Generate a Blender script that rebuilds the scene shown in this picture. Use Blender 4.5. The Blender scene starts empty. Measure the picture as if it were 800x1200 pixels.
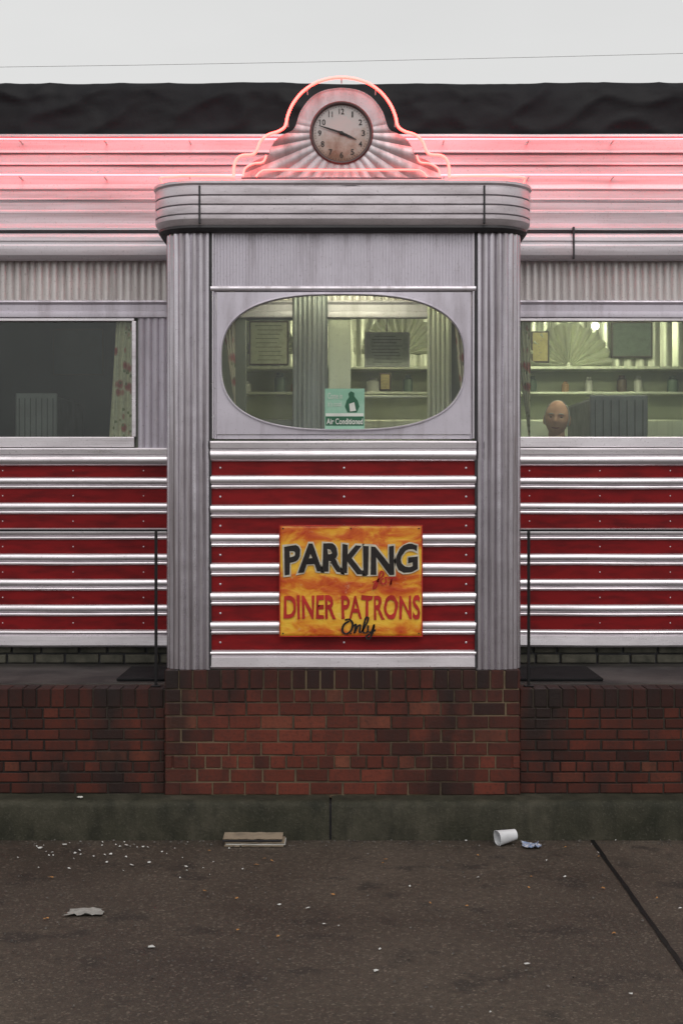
import bpy, math, random
from mathutils import Vector, noise, Matrix
random.seed(7)
sc=bpy.context.scene
CAMZ=1.79
# elevation-drawing units (u right, v down) -> metres on a facade plane at depth d
def U(u,d=0.0): return (u-400)*(8+d)/1800.0
def V(v,d=0.0): return CAMZ+(574-v)*(8+d)/1800.0
def nz(x,y=0,z=0): return noise.noise(Vector((x,y,z)))

# ---------------------------------------------------------------- helpers
def group(name,loc=(0,0,0)):
    e=bpy.data.objects.new(name,None); e.location=loc; e.empty_display_size=0.2
    sc.collection.objects.link(e); return e
def setparent(o,p):
    if p is not None:
        o.parent=p; o.matrix_parent_inverse=Matrix.Translation(-Vector(p.location))
def mesh_obj(name,verts,faces,mat=None,parent=None,smooth=True,ang=35,center=False):
    me=bpy.data.meshes.new(name)
    c=Vector((0,0,0))
    if center:
        vs=[Vector(v) for v in verts]
        mn=Vector([min(v[i] for v in vs) for i in range(3)]); mx=Vector([max(v[i] for v in vs) for i in range(3)])
        c=(mn+mx)/2; verts=[v-c for v in vs]
    me.from_pydata([tuple(v) for v in verts],[],faces); me.update()
    if smooth:
        for p in me.polygons: p.use_smooth=True
        me.set_sharp_from_angle(angle=math.radians(ang))
    o=bpy.data.objects.new(name,me); o.location=c
    if mat: me.materials.append(mat)
    sc.collection.objects.link(o); setparent(o,parent); return o
def bevel(o,w,seg=2):
    m=o.modifiers.new('bevel','BEVEL'); m.width=w; m.segments=seg; m.limit_method='ANGLE'; return o
BF=[(0,1,2,3),(7,6,5,4),(0,4,5,1),(1,5,6,2),(2,6,7,3),(3,7,4,0)]
def boxv(x0,x1,y0,y1,z0,z1):
    return [(x0,y0,z0),(x0,y1,z0),(x1,y1,z0),(x1,y0,z0),(x0,y0,z1),(x0,y1,z1),(x1,y1,z1),(x1,y0,z1)]
def box(name,x0,x1,y0,y1,z0,z1,mat,parent=None,bv=0.0,center=False):
    o=mesh_obj(name,boxv(min(x0,x1),max(x0,x1),min(y0,y1),max(y0,y1),min(z0,z1),max(z0,z1)),BF,mat,parent,smooth=False,center=center)
    if bv: bevel(o,bv)
    return o
def boxes(name,lst,mat,parent=None,bv=0):
    vs=[];fs=[]
    for b in lst:
        n=len(vs); vs+=boxv(*b); fs+=[tuple(i+n for i in f) for f in BF]
    o=mesh_obj(name,vs,fs,mat,parent,smooth=False)
    if bv: bevel(o,bv)
    return o
def ext_x(name,profs,x0,x1,mat,parent,seg=None,wob=0.0,ang=35):
    vs=[];fs=[]
    n=max(1,int((x1-x0)/0.12)) if seg is None else seg
    for pr in profs:
        b=len(vs);m=len(pr)
        for i in range(n+1):
            x=x0+(x1-x0)*i/n
            for (y,z) in pr:
                w=wob*nz(x*1.7,y*3,z*5+3)
                vs.append((x,y+w,z+w*0.7))
        for i in range(n):
            for j in range(m-1):
                a=b+i*m+j
                fs.append((a,a+1,a+m+1,a+m))
    return mesh_obj(name,vs,fs,mat,parent,ang=ang)
def reed_path(pts,pitch,amp,sub=7,s0=0.0):
    P=[Vector(p) for p in pts]; cum=[0]
    for a,b in zip(P,P[1:]): cum.append(cum[-1]+(b-a).length)
    n=int(cum[-1]/pitch*sub)+1
    out=[];k=0
    for i in range(n+1):
        s=cum[-1]*i/n
        while k<len(P)-2 and cum[k+1]<s: k+=1
        t=(s-cum[k])/max(1e-9,cum[k+1]-cum[k]); p=P[k].lerp(P[k+1],t)
        d=(P[k+1]-P[k]).normalized(); nr=Vector((d.y,-d.x))
        out.append(p+nr*amp*abs(math.sin(math.pi*(s+s0)/pitch))**0.8)
    return out
def ext_z(name,pts,z0,z1,mat,parent,nseg=1,ang=40):
    vs=[];fs=[];m=len(pts)
    for k in range(nseg+1):
        z=z0+(z1-z0)*k/nseg
        for p in pts: vs.append((p[0],p[1],z))
    for k in range(nseg):
        for j in range(m-1):
            a=k*m+j; fs.append((a,a+1,a+m+1,a+m))
    return mesh_obj(name,vs,fs,mat,parent,ang=ang)
def tube(name,pts,r,mat,parent=None,cyc=False,res=2):
    cu=bpy.data.curves.new(name,'CURVE'); cu.dimensions='3D'
    sp=cu.splines.new('POLY'); sp.points.add(len(pts)-1)
    for q,p in zip(sp.points,pts): q.co=(p[0],p[1],p[2],1)
    sp.use_cyclic_u=cyc; cu.bevel_depth=r; cu.bevel_resolution=res; cu.use_fill_caps=True
    t=bpy.data.objects.new('tmp',cu); sc.collection.objects.link(t)
    dg=bpy.context.evaluated_depsgraph_get(); me=bpy.data.meshes.new_from_object(t.evaluated_get(dg))
    bpy.data.objects.remove(t); me.name=name
    me.materials.clear(); me.materials.append(mat)
    for p in me.polygons: p.use_smooth=True
    o=bpy.data.objects.new(name,me); sc.collection.objects.link(o); setparent(o,parent); return o
def smoothpath(pts,n=6):
    out=[];P=[Vector(p) for p in pts]
    for i in range(len(P)-1):
        p0=P[max(0,i-1)];p1=P[i];p2=P[i+1];p3=P[min(len(P)-1,i+2)]
        for k in range(n):
            t=k/n
            out.append(0.5*((2*p1)+(-p0+p2)*t+(2*p0-5*p1+4*p2-p3)*t*t+(-p0+3*p1-3*p2+p3)*t**3))
    out.append(P[-1]); return out
def text_layers(name,s,x0,x1,z0,z1,layers,parent,bend=None,shear=0.0,jit=0.0):
    ref=None
    for i,(off,mat,y) in enumerate(layers):
        cu=bpy.data.curves.new(name,'FONT'); cu.body=s; cu.offset=off; cu.resolution_u=4
        t=bpy.data.objects.new('tmp',cu); sc.collection.objects.link(t)
        dg=bpy.context.evaluated_depsgraph_get(); me=bpy.data.meshes.new_from_object(t.evaluated_get(dg))
        bpy.data.objects.remove(t)
        if ref is None:
            xs=[v.co.x for v in me.vertices]; ys=[v.co.y for v in me.vertices]; ref=(min(xs),max(xs),min(ys),max(ys))
        for v in me.vertices:
            a=(v.co.x-ref[0])/(ref[1]-ref[0]); b=(v.co.y-ref[2])/(ref[3]-ref[2])
            X=x0+(x1-x0)*a; Z=z0+(z1-z0)*b
            X+=shear*(Z-z0)
            if bend: Z=bend(X,Z)
            if jit:
                jx_=jit*nz(X*22,Z*22,i*0.3)+jit*0.5*nz(X*70,Z*70,5); jz_=jit*nz(X*16,Z*30,11+i*0.3)+jit*0.5*nz(X*60,Z*60,17)
                X+=jx_; Z+=jz_
            v.co=(X,y,Z)
        me.materials.clear(); me.materials.append(mat); me.name=name
        o=bpy.data.objects.new(name+('_outline' if i else '_face'),me); sc.collection.objects.link(o); setparent(o,parent)

# ---------------------------------------------------------------- materials
def newmat(name):
    m=bpy.data.materials.new(name); m.use_nodes=True; nt=m.node_tree
    return m,nt,nt.nodes['Principled BSDF']
def N(nt,t,**kw):
    n=nt.nodes.new(t)
    for k,v in kw.items(): setattr(n,k,v)
    return n
def coords(nt,scale=(1,1,1)):
    tc=N(nt,'ShaderNodeTexCoord'); mp=N(nt,'ShaderNodeMapping'); mp.inputs['Scale'].default_value=scale
    nt.links.new(tc.outputs['Object'],mp.inputs['Vector']); return mp.outputs['Vector']
def noisen(nt,vec,scale,detail=5,rough=0.6,dist=0.0):
    n=N(nt,'ShaderNodeTexNoise'); n.inputs['Scale'].default_value=scale; n.inputs['Detail'].default_value=detail
    n.inputs['Roughness'].default_value=rough; n.inputs['Distortion'].default_value=dist
    nt.links.new(vec,n.inputs['Vector']); return n.outputs['Fac']
def ramp(nt,fac,stops):
    r=N(nt,'ShaderNodeValToRGB'); els=r.color_ramp.elements
    while len(els)<len(stops): els.new(0.5)
    for e,(p,c) in zip(els,stops):
        e.position=p; e.color=(c[0],c[1],c[2],1) if hasattr(c,'__len__') else (c,c,c,1)
    nt.links.new(fac,r.inputs['Fac']); return r.outputs['Color']
def mix(nt,fac,a,b,mode='MIX'):
    m=N(nt,'ShaderNodeMix',data_type='RGBA',blend_type=mode)
    if isinstance(fac,(int,float)): m.inputs[0].default_value=fac
    else: nt.links.new(fac,m.inputs[0])
    for i,c in ((6,a),(7,b)):
        if hasattr(c,'__len__'): m.inputs[i].default_value=(c[0],c[1],c[2],1)
        else: nt.links.new(c,m.inputs[i])
    return m.outputs[2]
def bump(nt,h,strength,dist,bsdf,prev=None):
    b=N(nt,'ShaderNodeBump'); b.inputs['Strength'].default_value=strength; b.inputs['Distance'].default_value=dist
    nt.links.new(h,b.inputs['Height'])
    if prev is not None: nt.links.new(prev,b.inputs['Normal'])
    nt.links.new(b.outputs['Normal'],bsdf.inputs['Normal']); return b.outputs['Normal']
def surf(name,base,rough=0.6,metal=0.0,var=None,vscale=(1,1,1),nscale=6,bstr=0.3,bdist=0.003,bscale=60,vr=(0.42,0.68),rvar=0.15,coat=0,spec=0.5):
    m,nt,b=newmat(name); vec=coords(nt,vscale)
    b.inputs['Metallic'].default_value=metal; b.inputs['Specular IOR Level'].default_value=spec
    if coat: b.inputs['Coat Weight'].default_value=coat
    n1=noisen(nt,vec,nscale)
    if var is None: var=tuple(c*0.75 for c in base)
    c=ramp(nt,n1,[(vr[0],base),(vr[1],var)])
    nt.links.new(c,b.inputs['Base Color'])
    r=N(nt,'ShaderNodeMapRange'); r.inputs[3].default_value=max(0.02,rough-rvar); r.inputs[4].default_value=min(1,rough+rvar)
    nt.links.new(n1,r.inputs[0]); nt.links.new(r.outputs[0],b.inputs['Roughness'])
    if bstr:
        n2=noisen(nt,coords(nt),bscale,3); bump(nt,n2,bstr,bdist,b)
    return m
def metal(name,base,rough,dirt=(0.14,0.11,0.105),dvec=(14,14,0.9),amt=(0.5,0.78),mx=0.55,metallic=0.85,wave=0.5):
    m,nt,b=newmat(name)
    v=coords(nt,dvec); n1=noisen(nt,v,1.0,6,0.65)
    n0=noisen(nt,coords(nt),1.6,4,0.6); n4=noisen(nt,coords(nt),90,3,0.7)
    f=ramp(nt,n1,[(amt[0],0.0),(amt[1],mx)])
    f2=ramp(nt,n0,[(0.45,0.0),(0.75,0.4)])
    c=mix(nt,f,base,dirt); c=mix(nt,f2,c,tuple(x*0.6 for x in base))
    f3=ramp(nt,n4,[(0.60,0.0),(0.74,0.5)]); c=mix(nt,f3,c,dirt)
    nt.links.new(c,b.inputs['Base Color']); b.inputs['Metallic'].default_value=metallic
    r=N(nt,'ShaderNodeMapRange'); r.inputs[1].default_value=0.35; r.inputs[2].default_value=0.7
    r.inputs[3].default_value=rough-0.06; r.inputs[4].default_value=rough+0.2
    nt.links.new(n1,r.inputs[0]); nt.links.new(r.outputs[0],b.inputs['Roughness'])
    n3=noisen(nt,coords(nt,(1,1,1)),5,2,0.5)
    nr=bump(nt,n3,wave,0.006,b); bump(nt,n4,0.12,0.001,b,nr)
    return m
M_al=metal('aluminium',(0.68,0.64,0.69),0.36,metallic=0.8)
M_pil=metal('aluminium_streaked',(0.64,0.60,0.65),0.27,dvec=(26,26,0.7),amt=(0.40,0.70),mx=0.8,metallic=0.95)
M_rib=metal('aluminium_rib',(0.84,0.79,0.83),0.30,dvec=(1.2,8,22),amt=(0.50,0.80),mx=0.55,metallic=0.8)
M_fas=metal('aluminium_fascia',(0.64,0.60,0.64),0.45,dvec=(0.8,4,20),amt=(0.45,0.8),mx=0.5,metallic=0.4)
M_pan=metal('aluminium_panel',(0.61,0.57,0.64),0.45,dvec=(9,9,1.4),amt=(0.50,0.80),mx=0.42,metallic=0.5)
M_dk=surf('dark_seam',(0.03,0.028,0.032),0.6)
M_red=surf('red_enamel',(0.225,0.007,0.009),0.5,0,var=(0.12,0.005,0.007),vscale=(2,2,9),nscale=2.5,bstr=0.1,bscale=30,spec=0.2)
M_tarp=surf('black_tarp',(0.003,0.003,0.005),0.55,0,var=(0.007,0.007,0.010),nscale=3,bstr=0.35,bdist=0.006,bscale=14,spec=0.22)
M_brickmortar=surf('mortar',(0.17,0.125,0.075),0.95,var=(0.035,0.026,0.019),nscale=1.7,bstr=0.8,bdist=0.003,bscale=120,vr=(0.40,0.58))
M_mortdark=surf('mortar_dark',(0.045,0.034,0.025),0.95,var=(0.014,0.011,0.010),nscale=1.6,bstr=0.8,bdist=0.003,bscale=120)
def brickmat(name,k,dk=0.85,lo=0.42):
    m,nt,b=newmat(name)
    at=N(nt,'ShaderNodeAttribute'); at.attribute_name='bc'
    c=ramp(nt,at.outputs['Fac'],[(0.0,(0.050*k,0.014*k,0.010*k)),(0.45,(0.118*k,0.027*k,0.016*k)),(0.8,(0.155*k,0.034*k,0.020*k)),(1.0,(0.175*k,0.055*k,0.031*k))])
    n1=noisen(nt,coords(nt,(1.3,1,0.35)),2.4,6,0.62); f=ramp(nt,n1,[(lo,0.0),(lo+0.2,dk)])
    c=mix(nt,f,c,(0.013,0.008,0.007))
    n2=noisen(nt,coords(nt),55,5,0.7); f2=ramp(nt,n2,[(0.48,0.0),(0.72,0.6)])
    c=mix(nt,f2,c,(0.03,0.017,0.013))
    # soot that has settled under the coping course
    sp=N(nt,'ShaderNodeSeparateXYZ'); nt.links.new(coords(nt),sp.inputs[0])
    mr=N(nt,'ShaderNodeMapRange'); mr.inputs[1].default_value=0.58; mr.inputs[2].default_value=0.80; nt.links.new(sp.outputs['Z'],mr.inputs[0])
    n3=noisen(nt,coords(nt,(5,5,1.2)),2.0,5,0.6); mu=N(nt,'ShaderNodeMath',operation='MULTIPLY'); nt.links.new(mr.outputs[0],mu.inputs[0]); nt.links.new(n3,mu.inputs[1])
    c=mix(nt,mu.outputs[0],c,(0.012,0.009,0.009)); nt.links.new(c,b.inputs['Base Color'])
    r=ramp(nt,n1,[(0.42,0.8),(0.66,0.5)]); nt.links.new(r,b.inputs['Roughness']); b.inputs['Specular IOR Level'].default_value=0.3
    bump(nt,n2,0.7,0.003,b); return m
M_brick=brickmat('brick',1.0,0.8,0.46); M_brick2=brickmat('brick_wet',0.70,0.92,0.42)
M_stone=surf('foundation_stone',(0.085,0.08,0.06),0.85,var=(0.035,0.035,0.026),nscale=9,bstr=0.8,bdist=0.006,bscale=40)
M_slab=surf('landing_concrete',(0.05,0.046,0.041),0.55,var=(0.016,0.015,0.014),nscale=3,bstr=0.4,bscale=70,vr=(0.36,0.6),spec=0.35)
M_rubber=surf('rubber',(0.008,0.008,0.009),0.7,bstr=0.6,bscale=90,spec=0.2)
M_iron=surf('black_iron',(0.010,0.009,0.010),0.5,bstr=0.3,bscale=90,spec=0.3)
def kerbmat():
    m,nt,b=newmat('kerb_concrete'); n1=noisen(nt,coords(nt),3.2,7,0.65); n2=noisen(nt,coords(nt),80,4,0.7); n3=noisen(nt,coords(nt,(1,1,0.35)),11,4,0.6)
    c=ramp(nt,n1,[(0.3,(0.020,0.021,0.012)),(0.5,(0.038,0.036,0.023)),(0.7,(0.068,0.061,0.043))])
    f=ramp(nt,n3,[(0.45,0.0),(0.7,0.75)]); c=mix(nt,f,c,(0.011,0.012,0.007))
    f2=ramp(nt,n2,[(0.55,0.0),(0.72,0.5)]); c=mix(nt,f2,c,(0.10,0.09,0.07))
    nt.links.new(c,b.inputs['Base Color']); b.inputs['Roughness'].default_value=0.75; b.inputs['Specular IOR Level'].default_value=0.3
    a=bump(nt,n2,0.9,0.004,b); bump(nt,n1,0.6,0.02,b,a); return m
M_kerb=kerbmat()
def asphalt():
    m,nt,b=newmat('wet_asphalt'); co=coords(nt)
    n0=noisen(nt,co,0.9,6,0.6,0.4); n1=noisen(nt,co,3.6,5,0.6); n2=noisen(nt,co,160,3,0.7); n5=noisen(nt,co,28,5,0.75)
    vo=N(nt,'ShaderNodeTexVoronoi'); vo.inputs['Scale'].default_value=110; nt.links.new(co,vo.inputs['Vector'])
    c=ramp(nt,n0,[(0.3,(0.042,0.031,0.023)),(0.5,(0.078,0.058,0.042)),(0.68,(0.112,0.085,0.063))])
    f=ramp(nt,n1,[(0.56,0.0),(0.64,0.8)]); c=mix(nt,f,c,(0.024,0.018,0.014))
    f=ramp(nt,n5,[(0.40,0.55),(0.60,0.0)]); c=mix(nt,f,c,(0.032,0.024,0.019))
    f2=ramp(nt,n2,[(0.35,0.7),(0.55,0.0)]); c=mix(nt,f2,c,(0.020,0.016,0.013))
    f3=ramp(nt,vo.outputs['Color'],[(0.72,0.0),(0.95,0.6)]); c=mix(nt,f3,c,(0.20,0.165,0.13))
    nt.links.new(c,b.inputs['Base Color'])
    r=ramp(nt,n0,[(0.35,0.5),(0.6,0.85)]); nt.links.new(r,b.inputs['Roughness']); b.inputs['Specular IOR Level'].default_value=0.38
    a=bump(nt,n2,1.0,0.005,b); a=bump(nt,n5,0.6,0.006,b,a); bump(nt,n1,0.5,0.012,b,a); return m
M_asph=asphalt()
def emis(name,col,s):
    m,nt,b=newmat(name); b.inputs['Base Color'].default_value=(0.5,0.5,0.5,1)
    b.inputs['Emission Color'].default_value=(*col,1); b.inputs['Emission Strength'].default_value=s; return m
M_neon=emis('neon_pink',(1,0.028,0.020),12)
M_neonl=emis('neon_pink_dim',(1,0.065,0.05),5)
M_neonf=emis('neon_pink_fascia',(1,0.030,0.036),17)
M_fluor=emis('fluorescent',(1,0.97,0.70),34)
def glassm(name,tint,g0=0.01,g1=0.06):
    m=bpy.data.materials.new(name); m.use_nodes=True; nt=m.node_tree; nt.nodes.remove(nt.nodes['Principled BSDF'])
    out=nt.nodes['Material Output']; t=N(nt,'ShaderNodeBsdfTransparent'); t.inputs[0].default_value=(*tint,1)
    g=N(nt,'ShaderNodeBsdfGlossy'); g.inputs['Roughness'].default_value=0.03; g.inputs[0].default_value=(1,1,1,1)
    fr=N(nt,'ShaderNodeFresnel'); fr.inputs[0].default_value=1.45
    mu=N(nt,'ShaderNodeMath',operation='MULTIPLY'); mu.inputs[1].default_value=1.0; mu.use_clamp=True
    mx=N(nt,'ShaderNodeMixShader'); nt.links.new(fr.outputs[0],mu.inputs[0]); nt.links.new(mu.outputs[0],mx.inputs[0])
    n=noisen(nt,coords(nt),2.5,2,0.5); bp=N(nt,'ShaderNodeBump'); bp.inputs['Strength'].default_value=0.15; bp.inputs['Distance'].default_value=0.02
    nt.links.new(n,bp.inputs['Height']); nt.links.new(bp.outputs[0],g.inputs['Normal'])
    df=N(nt,'ShaderNodeBsdfDiffuse'); df.inputs[0].default_value=(0.5,0.52,0.5,1)
    ng=noisen(nt,coords(nt,(6,6,1.2)),1.5,5,0.6); rr=ramp(nt,ng,[(0.4,g0),(0.8,g1)])
    mx2=N(nt,'ShaderNodeMixShader'); nt.links.new(rr,mx2.inputs[0])
    nt.links.new(t.outputs[0],mx2.inputs[1]); nt.links.new(df.outputs[0],mx2.inputs[2])
    nt.links.new(mx2.outputs[0],mx.inputs[1]); nt.links.new(g.outputs[0],mx.inputs[2]); nt.links.new(mx.outputs[0],out.inputs[0]); return m
M_glass=glassm('window_glass',(0.93,0.97,0.90),0.03,0.12); M_glass2=glassm('window_glass_grey',(0.90,0.94,0.9),0.0,0.02)
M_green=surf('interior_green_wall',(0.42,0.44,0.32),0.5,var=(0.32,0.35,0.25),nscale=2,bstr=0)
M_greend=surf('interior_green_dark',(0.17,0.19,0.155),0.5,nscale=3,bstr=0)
M_navy_unlit=surf('interior_navy_unlit',(0.008,0.012,0.022),0.6,var=(0.014,0.02,0.032),nscale=2,bstr=0,spec=0.3)  # near-black navy: darkness of the unlit left room put into the colour
M_inmet=metal('interior_stainless',(0.62,0.64,0.52),0.34,metallic=0.6)
M_white=surf('white_paint',(0.62,0.62,0.60),0.5,nscale=5,bstr=0.1)
M_wood=surf('dark_wood',(0.045,0.028,0.02),0.5)
M_booth=surf('booth_vinyl',(0.13,0.13,0.14),0.5,nscale=8)
M_paper=surf('paper',(0.62,0.61,0.57),0.8,var=(0.42,0.41,0.38),nscale=9,bstr=0.3)
M_card=surf('cardboard',(0.28,0.22,0.155),0.85,var=(0.16,0.125,0.09),nscale=12)

# ---------------------------------------------------------------- world, sun, camera
w=bpy.data.worlds.new('World'); sc.world=w; w.use_nodes=True; nt=w.node_tree; bg=nt.nodes['Background']
sky=N(nt,'ShaderNodeTexSky',sky_type='NISHITA'); sky.sun_disc=False
EL=math.radians(50); ROT=math.radians(170)
sky.sun_elevation=EL; sky.sun_rotation=ROT; sky.dust_density=6.0; sky.air_density=1.0; sky.ozone_density=1.0
hs=N(nt,'ShaderNodeHueSaturation'); hs.inputs['Saturation'].default_value=0.12; hs.inputs['Value'].default_value=1.0
nt.links.new(sky.outputs[0],hs.inputs['Color'])
# cloud deck: clear-sky radiance blended with an even grey-white layer
cn=noisen(nt,coords(nt,(1,1,3)),1.4,5,0.55)
cloud=ramp(nt,cn,[(0.3,(0.86,0.86,0.85)),(0.7,(1.0,1.0,0.985))])
sc_=N(nt,'ShaderNodeVectorMath',operation='SCALE'); sc_.inputs['Scale'].default_value=7.9; nt.links.new(cloud,sc_.inputs[0])
cl=mix(nt,0.70,hs.outputs[0],sc_.outputs[0])
nt.links.new(cl,bg.inputs[0]); bg.inputs[1].default_value=0.12
sd=bpy.data.lights.new('sun','SUN'); sd.energy=0.5; sd.angle=math.radians(35); sd.color=(1,0.92,0.86)
so=bpy.data.objects.new('sun',sd); sc.collection.objects.link(so)
dirv=Vector((math.sin(ROT)*math.cos(EL),math.cos(ROT)*math.cos(EL),math.sin(EL)))
so.rotation_euler=dirv.to_track_quat('Z','Y').to_euler(); so.location=(0,-6,12)
cd=bpy.data.cameras.new('camera'); cam=bpy.data.objects.new('camera',cd); sc.collection.objects.link(cam)
cam.location=(0,-8,CAMZ); cam.rotation_euler=(math.radians(90),0,0)
cd.sensor_fit='VERTICAL'; cd.sensor_height=24; cd.sensor_width=16; cd.lens=36; cd.shift_y=-26/1200; cd.clip_end=2000; cd.clip_start=0.1
sc.camera=cam
sc.view_settings.view_transform='Standard'; sc.view_settings.look='None'; sc.view_settings.exposure=0

# ---------------------------------------------------------------- ground
mesh_obj('parking_lot',[(-300,-300,0),(300,-300,0),(300,300,0),(-300,300,0)],[(0,1,2,3)],M_asph,smooth=False)
vs=[];fs=[]
n=90
for i in range(n+1):
    y=-0.165-i*7.5/n; x=1.277+0.006*nz(y*2.3,1)
    wl=0.009+0.009*abs(nz(y*7,5)); wr=0.009+0.009*abs(nz(y*7,9))
    vs+=[(x-wl,y,0.004),(x+wr,y,0.004)]
for i in range(n): fs.append((2*i,2*i+1,2*i+3,2*i+2)[::-1])
mesh_obj('pavement_joint',vs,fs,surf('tar',(0.006,0.006,0.006),0.6,bstr=0.5,spec=0.2),smooth=False)
# kerb
kg=group('kerb',(0,-0.08,0.1))
jx=U(387,-0.16)
edges=[jx-6.1,jx-3.05,jx,jx+3.05,jx+6.1]
for i in range(4):
    a,b=edges[i]+0.006,edges[i+1]-0.006
    vs=[];fs=[];nx=110
    prof=[(-0.16,-0.05),(-0.16,0.03),(-0.158,0.10),(-0.155,0.165),(-0.150,0.186),(-0.138,0.197),(-0.10,0.20),(-0.03,0.203),(0.03,0.203)]
    for k in range(nx+1):
        x=a+(b-a)*k/nx
        for j,(y,z) in enumerate(prof):
            d=0.004*nz(x*4,z*14,i)+0.003*nz(x*17,z*30,2)
            e=0.012*max(0,nz(x*9,7,i)-0.05)+0.01*max(0,nz(x*23,3,i)-0.2) if j in(4,5) else 0
            if k in(0,nx): e+=0.004
            vs.append((x,y+d+e,z-e+(d*0.5 if j>5 else 0)))
    m=len(prof)
    for k in range(nx):
        for j in range(m-1):
            q=k*m+j; fs.append((q,q+m,q+m+1,q+1))
    fs.append(tuple(range(m))); fs.append(tuple(nx*m+j for j in range(m))[::-1])
    mesh_obj('kerb_stone_%d'%i,vs,fs,M_kerb,kg,ang=60)
box('kerb_bed',-6,6,-0.13,0.02,0.0,0.18,M_dk,kg)

# ---------------------------------------------------------------- brick walls
def brickwork(name,runs,mat,parent,seed=1):
    rnd=random.Random(seed); vs=[];fs=[];cols=[]
    def brick(x0,x1,z0,z1,y,dep=0.05,nrm='y',base=0.5):
        n=len(vs); c=min(1,max(0,rnd.gauss(base,0.26))); ch=0.0025
        y=y+rnd.uniform(-0.002,0.002); t=rnd.uniform(-0.0012,0.0012)
        q=[(x0,dep,z0),(x1,dep,z0),(x1,dep,z1),(x0,dep,z1),(x0,ch,z0),(x1,ch,z0),(x1,ch,z1),(x0,ch,z1),
           (x0+ch,0,z0+ch),(x1-ch,0,z0+ch),(x1-ch,0,z1-ch),(x0+ch,0,z1-ch)]
        for (a,b,cz) in q:
            if nrm=='y': vs.append((a,y+b+(t if a==x0 else -t),cz))
            else: vs.append((y+(b if nrm=='x-' else -b),a,cz))
        F=[(8,9,10,11),(4,5,9,8),(5,6,10,9),(6,7,11,10),(7,4,8,11),(0,1,5,4),(1,2,6,5),(2,3,7,6),(3,0,4,7)]
        fs.extend([tuple(i+n for i in f) for f in F]); cols.extend([c]*12)
    for (x0,x1,y,z0,z1,nc,rh,nrm) in runs:
        zt=z1-rh; ch=(zt-z0)/nc; L=0.168; g=0.0085
        for c in range(nc):
            za=z0+c*ch+g/2; zb=z0+(c+1)*ch-g/2
            hdr=(c%5==2); LL=L*0.5 if hdr else L
            x=x0-(0 if c%2 else LL*0.5)
            while x<x1-0.01:
                a=max(x,x0)+g/2; b=min(x+LL,x1)-g/2
                if b-a>0.012: brick(a,b,za+rnd.uniform(-.0015,.0015),zb+rnd.uniform(-.0015,.0015),y,nrm=nrm)
                x+=LL*rnd.uniform(0.98,1.02)
        if rh>0:
            x=x0
            while x<x1-0.02:
                b=min(x+0.0735*rnd.uniform(.96,1.04),x1)
                brick(x+g/2,b-g/2,zt+g/2,z1+rnd.uniform(-.003,0),y-0.002 if nrm=='y' else y,dep=0.16 if nrm=='y' else 0.05,nrm=nrm,base=0.2); x+=0.0735
    o=mesh_obj(name,vs,fs,mat,parent,smooth=False)
    at=o.data.attributes.new('bc','FLOAT','POINT'); at.data.foreach_set('value',cols)
    return o
diner=group('diner_building',(0,2.5,0))
BX0,BX1=U(193,-0.02),U(609,-0.02); BT=V(785)+0.002
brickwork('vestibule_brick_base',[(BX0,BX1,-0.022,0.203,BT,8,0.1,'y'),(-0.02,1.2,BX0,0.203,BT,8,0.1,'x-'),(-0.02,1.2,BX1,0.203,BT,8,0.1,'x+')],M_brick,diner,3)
box('vestibule_base_mortar',BX0+0.006,BX1-0.006,-0.015,1.2,0.19,BT-0.006,M_brickmortar,diner)
WT=0.752
for nm,a,b,sd_ in (('brick_wall',-6,BX0-0.002,5),('brick_wall',BX1+0.002,6,11)):
    g=group(nm,((a+b)/2,0.1,0))
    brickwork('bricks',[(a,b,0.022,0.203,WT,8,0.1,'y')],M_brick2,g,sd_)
    box('mortar',a,b,0.029,0.26,0.19,WT-0.006,M_mortdark,g)
box('landing',-6,BX0-0.002,0.262,1.20,0.0,WT-0.002,M_slab,bv=0.006)
box('landing',BX1+0.002,6,0.262,1.20,0.0,WT-0.002,M_slab,bv=0.006)
D1=1.17
lst=[];r=random.Random(4)
for row,(za,hh) in enumerate(((WT,0.052),(WT+0.06,0.055))):
    x=-6
    while x<6:
        l=r.uniform(0.14,0.26)
        lst.append((x,x+l-0.012,D1+0.03+r.uniform(0,.012),1.4,za,za+hh-r.uniform(0,.004))); x+=l
boxes('foundation_stones',lst,M_stone,diner,0.006)
box('foundation_core',-6,6,D1+0.06,4.5,0,WT+0.12,M_dk,diner)

# ---------------------------------------------------------------- siding profiles
def rib(y0,zc,h=0.036,p=0.022):
    pr=[(y0+0.001,zc+h)]
    for i in range(9):
        a=math.pi*i/8; pr.append((y0-0.004-(p-0.004)*math.sin(a),zc+h-0.002-(0.046)*(1-math.cos(a))/2))
    b=zc+h-0.049
    for i in range(7):
        a=math.pi*i/6; pr.append((y0-0.003-0.011*math.sin(a),b-(0.021)*(1-math.cos(a))/2))
    pr.append((y0+0.001,zc-h)); return pr
ribz=[1.830-0.1518*i for i in range(6)]
def rounded(y0,z0,z1,p,n=8):
    return [(y0,z0)]+[(y0-p*math.sin(math.pi*i/n)**0.6 if 0<i<n else y0-0.002,z0-(z0-z1)*(1-math.cos(math.pi*i/n))/2) for i in range(n+1)]+[(y0,z1)]
def siding(tag,x0,x1,y0,zbase,parent):
    ext_x(tag+'_red_panels',[[(y0,1.95),(y0,zbase)]],x0,x1,M_red,parent,wob=0.002)
    ext_x(tag+'_aluminium_ribs',[rib(y0,z) for z in ribz]+[[(y0+.001,0.957)]+[(y0-0.018*math.sin(math.pi*i/8)**0.7,0.955-0.03*i/8) for i in range(1,8)]+[(y0-0.006,0.924),(y0-0.012,0.918),(y0-0.014,zbase+0.012),(y0-0.004,zbase),(y0+0.02,zbase)]],x0,x1,M_rib,parent,wob=0.004)
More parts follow.
